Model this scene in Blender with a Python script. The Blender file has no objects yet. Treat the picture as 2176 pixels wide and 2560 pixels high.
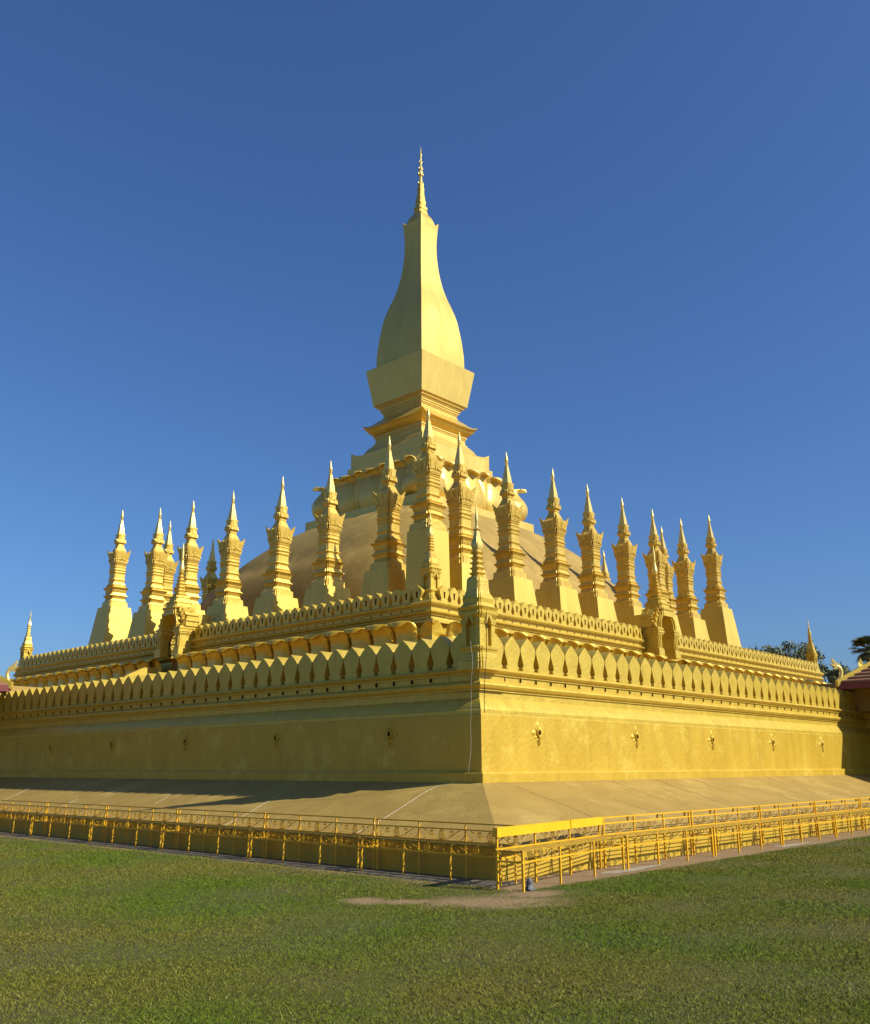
import bpy, bmesh, math, random
import numpy as np
from mathutils import Vector, Matrix
R = math.radians
random.seed(7); rng = np.random.default_rng(11)
scene = bpy.context.scene
COL = scene.collection

# ------------------------------------------------------------------ camera
YAW, PITCH, ROLL, F_PX = 0.74193634, 0.27045134, -0.0030106, 2299.31
cam_data = bpy.data.cameras.new("camera")
cam_data.sensor_fit = 'HORIZONTAL'; cam_data.sensor_width = 36.0
cam_data.lens = 36.0 * F_PX / 2176.0
cam_data.clip_start = 0.1; cam_data.clip_end = 3000
cam = bpy.data.objects.new("camera", cam_data); COL.objects.link(cam)
fw = Vector((math.cos(YAW)*math.cos(PITCH), math.sin(YAW)*math.cos(PITCH), math.sin(PITCH)))
rt0 = Vector((math.sin(YAW), -math.cos(YAW), 0)); up0 = rt0.cross(fw)
rt = rt0*math.cos(ROLL) + up0*math.sin(ROLL); up = -rt0*math.sin(ROLL) + up0*math.cos(ROLL)
M4 = Matrix((rt, up, -fw)).transposed().to_4x4(); M4.translation = Vector((0, 0, 1.6))
cam.matrix_world = M4
scene.camera = cam

# ------------------------------------------------------------------ light
SUN_AZ, SUN_EL = -71.5, 35.5          # mathematical azimuth (from +X), elevation
world = bpy.data.worlds.new("World"); scene.world = world; world.use_nodes = True
wn = world.node_tree.nodes; wl = world.node_tree.links
sky = wn.new('ShaderNodeTexSky'); sky.sky_type = 'NISHITA'; sky.sun_disc = False
sky.sun_elevation = R(SUN_EL); sky.sun_rotation = R(90 - SUN_AZ)
sky.air_density = 1.15; sky.dust_density = 1.3; sky.ozone_density = 10.0; sky.altitude = 0
bg = wn['Background']; tint = wn.new('ShaderNodeMix'); tint.data_type = 'RGBA'; tint.blend_type = 'MULTIPLY'; tint.inputs[0].default_value = 1.0
tint.inputs[7].default_value = (0.91, 1.0, 1.12, 1.0)                  # the phone's slightly bluer rendering of the whole sky
wl.new(sky.outputs[0], tint.inputs[6]); wl.new(tint.outputs[2], bg.inputs[0]); bg.inputs[1].default_value = 0.091
sd = bpy.data.lights.new("sun", 'SUN'); sd.energy = 5.0; sd.angle = R(0.5); sd.color = (1.0, 0.975, 0.85)
sun = bpy.data.objects.new("sun", sd); COL.objects.link(sun)
sv = Vector((math.cos(R(SUN_AZ))*math.cos(R(SUN_EL)), math.sin(R(SUN_AZ))*math.cos(R(SUN_EL)), math.sin(R(SUN_EL))))
sun.rotation_euler = sv.to_track_quat('Z', 'Y').to_euler()
scene.view_settings.view_transform = 'Standard'; scene.view_settings.look = 'None'
scene.view_settings.exposure = 0.30; scene.view_settings.gamma = 1.0

# ------------------------------------------------------------------ materials
def new_mat(name):
    m = bpy.data.materials.new(name); m.use_nodes = True
    nt = m.node_tree; return m, nt.nodes, nt.links, nt.nodes['Principled BSDF']

def surf(name, c1, c2=None, rough=0.5, metal=0.0, nscale=1.5, bump=0.0, bscale=20, streak=False, detail=5, c3=None, s3=0.5, t3=0.62, rvar=0.0, spec=0.5, grime=None):
    m, N, L, P = new_mat(name)
    P.inputs['Roughness'].default_value = rough; P.inputs['Metallic'].default_value = metal
    P.inputs['Specular IOR Level'].default_value = spec
    geo = N.new('ShaderNodeNewGeometry')
    mp = N.new('ShaderNodeMapping'); L.new(geo.outputs['Position'], mp.inputs[0])
    if streak: mp.inputs['Scale'].default_value = (1, 1, 0.28)
    n = N.new('ShaderNodeTexNoise'); n.inputs['Scale'].default_value = nscale; n.inputs['Detail'].default_value = detail
    n.inputs['Roughness'].default_value = 0.65; L.new(mp.outputs[0], n.inputs[0])
    r = N.new('ShaderNodeValToRGB'); r.color_ramp.elements[0].position = 0.32; r.color_ramp.elements[1].position = 0.68
    r.color_ramp.elements[0].color = (*(c2 or c1), 1); r.color_ramp.elements[1].color = (*c1, 1)
    L.new(n.outputs[0], r.inputs[0]); out = r.outputs[0]
    if c3:
        n3 = N.new('ShaderNodeTexNoise'); n3.inputs['Scale'].default_value = s3; n3.inputs['Detail'].default_value = 8
        n3.inputs['Roughness'].default_value = 0.7; L.new(geo.outputs['Position'], n3.inputs[0])
        r3 = N.new('ShaderNodeValToRGB'); r3.color_ramp.elements[0].position = t3-0.07; r3.color_ramp.elements[1].position = t3+0.07
        L.new(n3.outputs[0], r3.inputs[0])
        mx = N.new('ShaderNodeMix'); mx.data_type = 'RGBA'; L.new(r3.outputs[0], mx.inputs[0]); L.new(out, mx.inputs[6])
        mx.inputs[7].default_value = (*c3, 1); out = mx.outputs[2]
    if grime:                                           # rain streaks and dirt: tall thin stains of their own shape
        mg = N.new('ShaderNodeMapping'); mg.inputs['Scale'].default_value = (2.6, 2.6, 0.22); L.new(geo.outputs['Position'], mg.inputs[0])
        ng = N.new('ShaderNodeTexNoise'); ng.inputs['Scale'].default_value = 1.6; ng.inputs['Detail'].default_value = 10; ng.inputs['Roughness'].default_value = 0.75
        L.new(mg.outputs[0], ng.inputs[0]); rg_ = N.new('ShaderNodeValToRGB'); rg_.color_ramp.elements[0].position = 0.54; rg_.color_ramp.elements[1].position = 0.74
        rg_.color_ramp.elements[1].color = (0.75, 0.75, 0.75, 1); L.new(ng.outputs[0], rg_.inputs[0])
        mx = N.new('ShaderNodeMix'); mx.data_type = 'RGBA'; L.new(rg_.outputs[0], mx.inputs[0]); L.new(out, mx.inputs[6]); mx.inputs[7].default_value = (*grime, 1); out = mx.outputs[2]
    L.new(out, P.inputs['Base Color'])
    if rvar:
        mr = N.new('ShaderNodeMapRange'); mr.inputs[3].default_value = rough-rvar; mr.inputs[4].default_value = rough+rvar
        L.new(n.outputs[0], mr.inputs[0]); L.new(mr.outputs[0], P.inputs['Roughness'])
    if bump:
        nb = N.new('ShaderNodeTexNoise'); nb.inputs['Scale'].default_value = bscale; nb.inputs['Detail'].default_value = 6
        L.new(geo.outputs['Position'], nb.inputs[0])
        b = N.new('ShaderNodeBump'); b.inputs['Strength'].default_value = bump; b.inputs['Distance'].default_value = 0.05
        L.new(nb.outputs[0], b.inputs['Height']); L.new(b.outputs[0], P.inputs['Normal'])
    return m

GOLD_WALL = surf('gold_wall_paint', (0.585, 0.378, 0.034), (0.49, 0.303, 0.022), 0.52, 0.30, 1.7, 0.28, 11, True, 9, c3=(0.66, 0.465, 0.070), s3=1.1, t3=0.60, rvar=0.08, grime=(0.40, 0.255, 0.028))
GOLD_TRIM = surf('gold_trim_paint', (0.64, 0.445, 0.060), (0.53, 0.35, 0.040), 0.46, 0.36, 3.0, 0.25, 14, False, 8, rvar=0.06, grime=(0.36, 0.23, 0.03))
GOLD_TOWER = surf('gold_tower_paint', (0.74, 0.515, 0.120), (0.66, 0.43, 0.082), 0.40, 0.46, 1.1, 0.14, 8, True, 9, rvar=0.08, grime=(0.52, 0.35, 0.06))
GOLD_STUPA = surf('gold_stupa_paint', (0.73, 0.49, 0.090), (0.59, 0.37, 0.050), 0.38, 0.42, 3.5, 0.28, 16, False, 8, rvar=0.08, grime=(0.42, 0.26, 0.035))
GOLD_LEAF = surf('gold_leaf', (0.82, 0.61, 0.19), (0.74, 0.52, 0.12), 0.36, 0.40, 6.0, 0.12, 25)
GOLD_PLAIN = surf('gold_pedestal_paint', (0.71, 0.51, 0.090), (0.60, 0.41, 0.060), 0.50, 0.38, 1.4, 0.18, 10, True, 9, grime=(0.46, 0.30, 0.04))
PETAL = surf('gold_petal_paint', (0.68, 0.45, 0.048), (0.56, 0.34, 0.030), 0.36, 0.42, 2.0, 0.12, 8)
BROWN = surf('tan_plaster', (0.37, 0.238, 0.056), (0.298, 0.186, 0.041), 0.72, 0.0, 1.3, 0.25, 26, False, 10, c3=(0.43, 0.288, 0.074), s3=0.7, t3=0.58, spec=0.3)
YWALL = surf('yellow_wall_paint', (0.54, 0.345, 0.022), (0.43, 0.26, 0.016), 0.6, 0.1, 2.0, 0.25, 14, False, 6, c3=(0.40, 0.27, 0.05), s3=1.5, t3=0.68)
ENAMEL = surf('yellow_enamel', (0.80, 0.43, 0.012), (0.66, 0.33, 0.010), 0.38, 0.0, 9.0, 0.05, 40, c3=(0.26, 0.15, 0.03), s3=9.0, t3=0.70)
DARK_ENAMEL = surf('dark_yellow_enamel', (0.50, 0.29, 0.02), (0.28, 0.16, 0.018), 0.45, 0.0, 12.0, 0.05, 40, c3=(0.16, 0.09, 0.02), s3=14.0, t3=0.60)  # browner, darker enamel with finer mottling than the other bench paint
ENAMEL2 = surf('yellow_board_paint', (0.84, 0.46, 0.008), (0.76, 0.40, 0.007), 0.42, 0.0, 5.0)
RUST = surf('dark_iron', (0.09, 0.055, 0.02), (0.05, 0.03, 0.012), 0.6, 0.3, 20)
BLACK = surf('black_iron', (0.035, 0.03, 0.022), (0.02, 0.018, 0.014), 0.5, 0.2, 20)
REDSLOT = surf('red_slot_paint', (0.075, 0.012, 0.008), (0.05, 0.009, 0.006), 1.0, spec=0.0)
PAINTED_HOLE = surf('painted_hole', (0.030, 0.016, 0.006), (0.018, 0.010, 0.004), 1.0, spec=0.0)  # near-black colour stands in for the shade inside drain holes and sockets
REDWOOD = surf('red_fascia_paint', (0.17, 0.020, 0.012), (0.12, 0.014, 0.009), 0.5, 0, 5)
CORD = surf('white_cord', (0.62, 0.57, 0.45), (0.45, 0.40, 0.30), 0.6, 0, 8)
CONCRETE = surf('concrete_strip', (0.20, 0.165, 0.112), (0.12, 0.098, 0.066), 0.85, 0, 6, 0.4, 40, False, 8, spec=0.2)
BARK = surf('bark', (0.10, 0.075, 0.05), (0.06, 0.045, 0.03), 0.85, 0, 6, 0.4, 20)
LEAF = surf('tree_leaves', (0.155, 0.165, 0.060), (0.085, 0.10, 0.036), 0.6, 0, 0.9)
PALM = surf('palm_leaves', (0.12, 0.125, 0.045), (0.07, 0.08, 0.03), 0.5, 0, 1.5)
SLATE = surf('slate_roof', (0.075, 0.085, 0.10), (0.055, 0.06, 0.075), 0.6, 0, 3)
PLASTIC = surf('plastic_wrap', (0.17, 0.175, 0.17), (0.04, 0.04, 0.04), 0.75, 0, 25)
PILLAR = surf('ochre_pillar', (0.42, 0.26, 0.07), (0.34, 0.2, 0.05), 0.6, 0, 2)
OCHRE_WALL = surf('ochre_wall', (0.40, 0.25, 0.05), (0.30, 0.18, 0.035), 0.65, 0, 1.2)  # plain ochre for floors, steps, soffits and back walls

def tile_mat():
    m, N, L, P = new_mat('roof_tiles'); P.inputs['Roughness'].default_value = 0.7
    geo = N.new('ShaderNodeNewGeometry')
    n = N.new('ShaderNodeTexNoise'); n.inputs['Scale'].default_value = 5; n.inputs['Detail'].default_value = 6; L.new(geo.outputs['Position'], n.inputs[0])
    r = N.new('ShaderNodeValToRGB'); r.color_ramp.elements[0].color = (0.14, 0.060, 0.028, 1); r.color_ramp.elements[1].color = (0.30, 0.135, 0.062, 1)
    L.new(n.outputs[0], r.inputs[0]); L.new(r.outputs[0], P.inputs['Base Color'])
    return m
TILE = tile_mat()

# soil patch geometry shared by lawn material and grass blades (metres)
SOIL = [(9.38, 7.70, 1.12, 0.66, -0.83), (8.45, 8.95, 0.34, 0.40, -0.83), (10.35, 7.75, 0.65, 0.35, -0.35), (8.75, 8.5, 0.5, 0.3, -0.83)]
def lawn_mat():
    m, N, L, P = new_mat('lawn_soil'); P.inputs['Roughness'].default_value = 0.95; P.inputs['Specular IOR Level'].default_value = 0.1
    geo = N.new('ShaderNodeNewGeometry')
    def noise(s, d=6):
        n = N.new('ShaderNodeTexNoise'); n.inputs['Scale'].default_value = s; n.inputs['Detail'].default_value = d
        n.inputs['Roughness'].default_value = 0.7; L.new(geo.outputs['Position'], n.inputs[0]); return n
    def ramp(src, p0, c0, p1, c1):
        r = N.new('ShaderNodeValToRGB'); e = r.color_ramp.elements; e[0].position = p0; e[1].position = p1
        e[0].color = (*c0, 1); e[1].color = (*c1, 1); L.new(src, r.inputs[0]); return r.outputs[0]
    def mix(f, a, b):
        x = N.new('ShaderNodeMix'); x.data_type = 'RGBA'; L.new(f, x.inputs[0])
        for s, v in ((6, a), (7, b)):
            if isinstance(v, tuple): x.inputs[s].default_value = (*v, 1)
            else: L.new(v, x.inputs[s])
        return x.outputs[2]
    fine = ramp(noise(38, 8).outputs[0], .3, (0.060, 0.062, 0.011), .7, (0.14, 0.132, 0.028))
    patch = ramp(noise(0.55, 5).outputs[0], .42, (0, 0, 0), .62, (1, 1, 1))
    green = mix(patch, fine, ramp(noise(30, 8).outputs[0], .3, (0.075, 0.068, 0.024), .7, (0.16, 0.14, 0.06)))
    soilc = ramp(noise(14, 8).outputs[0], .3, (0.21, 0.135, 0.066), .7, (0.36, 0.24, 0.122))
    # soil mask: ellipses plus the trodden strip beside the right hand benches
    sep = N.new('ShaderNodeSeparateXYZ'); L.new(geo.outputs['Position'], sep.inputs[0])
    def math_(op, a, b=None):
        k = N.new('ShaderNodeMath'); k.operation = op
        for i, v in enumerate((a, b)):
            if v is None: continue
            if isinstance(v, (int, float)): k.inputs[i].default_value = v
            else: L.new(v, k.inputs[i])
        return k.outputs[0]
    X, Y = sep.outputs[0], sep.outputs[1]
    mask = None
    for cx, cy, a, b, ang in SOIL:
        dx, dy = math_('SUBTRACT', X, cx), math_('SUBTRACT', Y, cy); c, s = math.cos(ang), math.sin(ang)
        u = math_('DIVIDE', math_('ADD', math_('MULTIPLY', dx, c), math_('MULTIPLY', dy, s)), a)
        v = math_('DIVIDE', math_('SUBTRACT', math_('MULTIPLY', dy, c), math_('MULTIPLY', dx, s)), b)
        e = math_('SUBTRACT', 1.0, math_('SQRT', math_('ADD', math_('MULTIPLY', u, u), math_('MULTIPLY', v, v))))
        mask = e if mask is None else math_('MAXIMUM', mask, e)
    strip = math_('MINIMUM', math_('MULTIPLY', math_('SUBTRACT', Y, 7.95), 3.0), math_('MULTIPLY', math_('SUBTRACT', X, 10.2), 3.0))
    mask = math_('MAXIMUM', mask, strip)
    nm = noise(2.2, 8)
    mask = math_('ADD', mask, math_('MULTIPLY', math_('SUBTRACT', nm.outputs[0], 0.5), 1.5))
    mr = N.new('ShaderNodeMapRange'); mr.inputs[1].default_value = -0.05; mr.inputs[2].default_value = 0.55; L.new(mask, mr.inputs[0])
    L.new(mix(mr.outputs[0], green, soilc), P.inputs['Base Color'])
    b = N.new('ShaderNodeBump'); b.inputs['Strength'].default_value = 0.7; b.inputs['Distance'].default_value = 0.04
    L.new(noise(22, 8).outputs[0], b.inputs['Height']); L.new(b.outputs[0], P.inputs['Normal'])
    return m
LAWN = lawn_mat()
def blade_mat():
    m, N, L, P = new_mat('grass_blades'); P.inputs['Roughness'].default_value = 0.8; P.inputs['Specular IOR Level'].default_value = 0.05
    geo = N.new('ShaderNodeNewGeometry')
    r = N.new('ShaderNodeValToRGB'); e = r.color_ramp.elements
    e[0].position = 0.0; e[0].color = (0.088, 0.104, 0.012, 1); e[1].position = 1.0; e[1].color = (0.40, 0.34, 0.13, 1)
    for p, c in ((0.45, (0.142, 0.158, 0.020)), (0.85, (0.190, 0.190, 0.030)), (0.965, (0.27, 0.235, 0.060))):
        x = e.new(p); x.color = (*c, 1)
    L.new(geo.outputs['Random Per Island'], r.inputs[0])
    n = N.new('ShaderNodeTexNoise'); n.inputs['Scale'].default_value = 0.33; n.inputs['Detail'].default_value = 7; n.inputs['Roughness'].default_value = 0.62; L.new(geo.outputs['Position'], n.inputs[0])
    rr = N.new('ShaderNodeValToRGB'); rr.color_ramp.elements[0].position = .40; rr.color_ramp.elements[1].position = .62; L.new(n.outputs[0], rr.inputs[0])
    mx = N.new('ShaderNodeMix'); mx.data_type = 'RGBA'; mx.blend_type = 'MULTIPLY'; mx.inputs[0].default_value = 1.0
    r2 = N.new('ShaderNodeValToRGB'); r2.color_ramp.elements[0].color = (0.70, 1.0, 0.50, 1); r2.color_ramp.elements[1].color = (1.22, 1.02, 1.05, 1)
    L.new(rr.outputs[0], r2.inputs[0]); L.new(r.outputs[0], mx.inputs[6]); L.new(r2.outputs[0], mx.inputs[7])
    L.new(mx.outputs[2], P.inputs['Base Color'])
    return m
BLADE = blade_mat()

# ------------------------------------------------------------------ mesh helpers
class MB:
    def __init__(self): self.v = []; self.f = []; self.m = []
    def add(self, vs, fs, mi=0):
        o = len(self.v); self.v += [tuple(p) for p in vs]
        for f in fs: self.f.append(tuple(i+o for i in f)); self.m.append(mi)
    def box(self, x0, x1, y0, y1, z0, z1, T=None, mi=0):
        vs = [(x, y, z) for z in (z0, z1) for y in (y0, y1) for x in (x0, x1)]
        if T: vs = [T(*p) for p in vs]
        self.add(vs, [(0, 2, 3, 1), (4, 5, 7, 6), (0, 1, 5, 4), (2, 6, 7, 3), (0, 4, 6, 2), (1, 3, 7, 5)], mi)
    def rings(self, rings, cap=True, mi=0):
        n = len(rings[0]); vs = [p for r in rings for p in r]; fs = []
        for k in range(len(rings)-1):
            for i in range(n):
                j = (i+1) % n; fs.append((k*n+i, k*n+j, (k+1)*n+j, (k+1)*n+i))
        if cap:
            fs.append(tuple(range(n-1, -1, -1))); fs.append(tuple((len(rings)-1)*n+i for i in range(n)))
        self.add(vs, fs, mi)
    def loft(self, prof, plan, cx=0, cy=0, z0=0, cap=True, mi=0, zf=None):
        """prof: (z, halfwidth); plan: unit polygon; zf(u,v,k) raises a ring's points"""
        self.rings([[(cx+u*w, cy+v*w, z0+z+(zf(u, v, k)*w if zf else 0)) for u, v in plan] for k, (z, w) in enumerate(prof)], cap, mi)
    def tube(self, pts, r, n=5, mi=0, closed=False, flat=1.0):
        pts = [Vector(p) for p in pts]; rg = []
        for i, p in enumerate(pts):
            a = pts[max(i-1, 0)]; b = pts[min(i+1, len(pts)-1)]
            if closed: a = pts[i-1]; b = pts[(i+1) % len(pts)]
            t = (b-a).normalized(); h = Vector((0, 0, 1)) if abs(t.z) < .9 else Vector((1, 0, 0))
            s = t.cross(h).normalized(); q = s.cross(t)
            rg.append([tuple(p + s*(r*math.cos(2*math.pi*k/n)) + q*(r*flat*math.sin(2*math.pi*k/n))) for k in range(n)])
        if closed: rg.append(rg[0])
        self.rings(rg, not closed, mi)
    def prism(self, outline, d0, d1, T, mi=0):
        """outline in (a,z), extruded along o from d0 to d1"""
        n = len(outline)
        vs = [T(a, d0, z) for a, z in outline] + [T(a, d1, z) for a, z in outline]
        self.add(vs, [tuple(range(n)), tuple(range(2*n-1, n-1, -1))] + [(i, (i+1) % n, n+(i+1) % n, n+i) for i in range(n)], mi)
    def mesh(self, name, mats, smooth=None, recalc=True):
        me = bpy.data.meshes.new(name); me.from_pydata(self.v, [], self.f)
        for m in (mats if isinstance(mats, (list, tuple)) else [mats]): me.materials.append(m)
        if any(self.m): me.polygons.foreach_set('material_index', self.m)
        if recalc:
            bm = bmesh.new(); bm.from_mesh(me); bmesh.ops.recalc_face_normals(bm, faces=bm.faces); bm.to_mesh(me); bm.free()
        if smooth is not None:
            me.polygons.foreach_set('use_smooth', [True]*len(me.polygons)); me.set_sharp_from_angle(angle=R(smooth))
        me.update(); return me

def obj(name, mb, mats, parent=None, loc=None, smooth=None, rot=0, label=None, recalc=True):
    """mesh given in world coordinates unless loc is set; parents are unrotated Empties or meshes"""
    me = mb.mesh(name, mats, smooth, recalc) if isinstance(mb, MB) else mb
    o = bpy.data.objects.new(name, me); COL.objects.link(o)
    wp = Vector((0, 0, 0)); p = parent
    while p is not None: wp += p.location; p = p.parent
    if loc is None:
        o.location = -wp
        if parent is not None or True:
            if isinstance(mb, MB):                      # bake so that the object's origin is its parent's
                me.transform(Matrix.Translation(-wp)); o.location = (0, 0, 0)
    else: o.location = Vector(loc) - wp
    o.rotation_euler = (0, 0, rot)
    if parent is not None: o.parent = parent
    if label: o['label'] = label
    return o
def tag(o, label, cat, group=None, kind=None):
    if label: o['label'] = label
    if cat: o['category'] = cat
    if group: o['group'] = group
    if kind: o['kind'] = kind
    return o
def thing(name, label, cat, loc, group=None, rot=0):
    o = bpy.data.objects.new(name, None); o.empty_display_size = 0.3; COL.objects.link(o)
    o.location = loc; o.rotation_euler = (0, 0, rot); return tag(o, label, cat, group)
def dup(root, loc, rot=0, label=None, scale=None, skip=()):
    r = root.copy(); COL.objects.link(r); r.location = loc; r.rotation_euler = (0, 0, rot)
    if scale: r.scale = scale
    if label: r['label'] = label
    for ch in list(root.children):
        if ch.name.split('.')[0] in skip: continue
        c = ch.copy(); COL.objects.link(c); c.parent = r
        for g in list(ch.children):
            d = g.copy(); COL.objects.link(d); d.parent = c
    return r
def catmull(pts, n):
    out = []; P = [np.array(p, float) for p in pts]; P = [2*P[0]-P[1]] + P + [2*P[-1]-P[-2]]
    for i in range(1, len(P)-2):
        for k in range(n):
            t = k/n; a, b, c, d = P[i-1:i+3]
            out.append(tuple(0.5*((2*b)+(c-a)*t+(2*a-5*b+4*c-d)*t*t+(3*b-a-3*c+d)*t**3)))
    out.append(tuple(P[-2])); return out
def square(n=1):
    p = []
    for k in range(4):
        c, s = [(1, 0), (0, 1), (-1, 0), (0, -1)][k]
        for i in range(n):
            t = -1+2*i/n; p.append((c*1 - s*t, s*1 + c*t))
    return p
SQ = square(1)
_q = [(1, -.78), (1, .78), (.93, .80), (.93, .93), (.80, .93)]
RED = [(x*c-y*s, x*s+y*c) for c, s in ((1, 0), (0, 1), (-1, 0), (0, -1)) for x, y in _q]
def circ(n): return [(math.cos(2*math.pi*i/n), math.sin(2*math.pi*i/n)) for i in range(n)]

# ------------------------------------------------------------------ frames of the walls
WX, WY = 14.25, 11.85            # dado faces of the outer wall (left wall x, right wall y)
LX, LY = 26.6, 24.6              # faces of the second terrace
def frame_right(X0, Y0): return lambda a, o, z: (X0+a, Y0-o, z)
def frame_left(X0, Y0): return lambda a, o, z: (X0-o, Y0+a, z)
FR, FL = frame_right(WX, WY), frame_left(WX, WY)
GR, GL = frame_right(LX, LY), frame_left(LX, LY)
def sweep(mb, prof, T, a0, a1, mi=0):
    """prof (o,z) list; a0,a1 functions of o; closed along the profile by its own points"""
    v0 = [T(a0(o), o, z) for o, z in prof]; v1 = [T(a1(o), o, z) for o, z in prof]
    n = len(prof); mb.add(v0+v1, [(i, (i+1) % n, n+(i+1) % n, n+i) for i in range(n)] + [tuple(range(n)), tuple(range(2*n-1, n-1, -1))], mi)

# ------------------------------------------------------------------ ground
g = MB(); S = 700
g.add([(-S, -S, 0), (S, -S, 0), (S, S, 0), (-S, S, 0)], [(0, 1, 2, 3)])
lawn = obj('lawn', g, LAWN); tag(lawn, None, None, kind='structure')
s = MB()
ed = [10.45+0.10*math.sin(i*1.7)+0.07*math.sin(i*4.1+1) for i in range(60)]
for i in range(59):
    y0, y1 = 8.6+i*0.6, 9.2+i*0.6
    s.add([(ed[i], y0, .004), (11.13, y0, .004), (11.13, y1, .004), (ed[i+1], y1, .004)], [(0, 1, 2, 3)])
strip = obj('concrete_path', s, CONCRETE); tag(strip, None, None, kind='structure')
s = MB()
for cx, cy, a, b, ang, n in ((13.75, 8.33, .95, .13, .02, 22), (20.1, 8.3, .9, .12, .0, 22)):
    pts = []
    for i in range(n):
        t = 2*math.pi*i/n; r = 1+0.22*math.sin(3*t+cx)+0.15*math.sin(7*t)
        pts.append((cx+a*r*math.cos(t)*math.cos(ang)-b*r*math.sin(t)*math.sin(ang), cy+b*r*math.sin(t)*math.cos(ang)+a*r*math.cos(t)*math.sin(ang), .006))
    s.add(pts, [tuple(range(n))])
MORTAR = surf('pale_mortar', (0.38, 0.325, 0.225), (0.26, 0.21, 0.135), 0.9, 0, 9, 0.3, 40)
tag(obj('mortar_path', s, MORTAR), None, None, kind='structure')

# ------------------------------------------------------------------ plinth (low wall and sloping apron round the whole base)
PX, PY = 11.15, 8.92
pl = thing('temple_plinth', 'wide tan sloping plinth with a low yellow wall under the golden temple walls', 'plinth', (PX, PY, 0))
def plx(a, o, z): return (PX-o, PY+a, z)
m = MB()
# low wall on both sides, each a sweep, mitred at the near corner
for T in (frame_right(PX, PY), frame_left(PX, PY)):
    sweep(m, [(0, -0.1), (0, .455), (-.5, .455), (-.5, -0.1)], T, lambda o: -o, lambda o: 45)
obj('low_wall', m, YWALL, pl)
m = MB()
for T, ax in ((0, 0), (1, 1)):
    n = 60; rows = []
    prof = [(-.03, .462), (-.03, .475), (.02, .488), (.5, .60), (1.1, .765), (1.7, .935), (2.3, 1.10), (2.75, 1.235), (2.95, 1.30), (3.2, 1.31)]
    for o, z in prof:
        row = []
        for i in range(n+1):
            t = (i/n)**1.6*45
            a = o + t*(45-o)/45
            row.append((PX+a, PY+o*2.93/3.1, z) if T == 0 else (PX+o, PY+a*1.0 - o*(1-2.93/3.1)*(1-t/45), z))
        rows.append(row)
    vs = [p for r_ in rows for p in r_]; fs = []
    for k in range(len(rows)-1):
        for i in range(n): fs.append((k*(n+1)+i, k*(n+1)+i+1, (k+1)*(n+1)+i+1, (k+1)*(n+1)+i))
    m.add(vs, fs)
obj('apron', m, BROWN, pl, smooth=30, recalc=True)
JOINT = surf('joint_filler', (0.20, 0.125, 0.04), (0.15, 0.09, 0.03), 0.9, 0, 8)
for xx, k0, k1 in ((14.9, 1, 4.6), (17.0, 0, 3), (18.6, 2.5, 5), (20.6, 0, 5), (22.4, 3, 5), (24.4, 0, 2.4), (26.8, 1, 5)):
    m = MB(); ks = np.linspace(k0, k1, 6)
    zz = np.interp(.15+.55*ks, [0, .02, .5, 1.1, 1.7, 2.3, 2.75, 2.95, 3.2], [.478, .488, .60, .765, .935, 1.10, 1.235, 1.30, 1.31])
    m.tube([(xx+.03*math.sin(k*2+xx), PY+(.15+.55*k)*2.93/3.1, z+.001) for k, z in zip(ks, zz)], .0032, 4); obj('expansion_joint', m, JOINT, pl)
# ------------------------------------------------------------------ outer wall
BASE_P = [(.12, 1.27), (.12, 1.47), (.10, 1.495), (-.6, 1.495), (-.6, 1.27)]
DADO_P = [(0, 1.495), (0, 2.60), (-.01, 2.615), (-.6, 2.615), (-.6, 1.495)]
COVE_P = [(-.012, 2.615), (-.012, 2.69), (-.03, 2.70), (-.06, 2.76), (-.10, 2.82), (-.16, 2.90), (-.20, 2.945), (-.20, 3.085), (-.6, 3.085), (-.6, 2.615)]
LOWC_P = [(-.165, 3.085), (-.165, 3.125), (-.13, 3.13), (-.10, 3.165), (-.085, 3.20), (-.10, 3.235), (-.15, 3.262), (-.185, 3.29), (-.185, 3.405), (-.6, 3.405), (-.6, 3.085)]
UPC_P = [(-.15, 3.405), (-.15, 3.44), (-.12, 3.445), (-.085, 3.475), (-.065, 3.50), (-.085, 3.525), (-.13, 3.545), (-.13, 3.56), (-.75, 3.56), (-.75, 3.405)]
A_R, A_L = 22.6, 23.5
def merlon_half(hw, z0, zt, slot=None):
    h = zt-z0
    return [(hw*.70, 0), (hw*.70, .04*h), (hw*.78, .05*h), (hw*.78, .09*h), (hw*.66, .13*h), (hw*.63, .19*h), (hw*.68, .27*h), (hw*.80, .38*h), (hw*.90, .48*h), (hw*.95, .57*h), (hw*.965, .63*h),
            (hw*.915, .68*h), (hw*.805, .735*h), (hw*.645, .80*h), (hw*.45, .87*h), (hw*.24, .935*h), (hw*.10, .975*h)]
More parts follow.
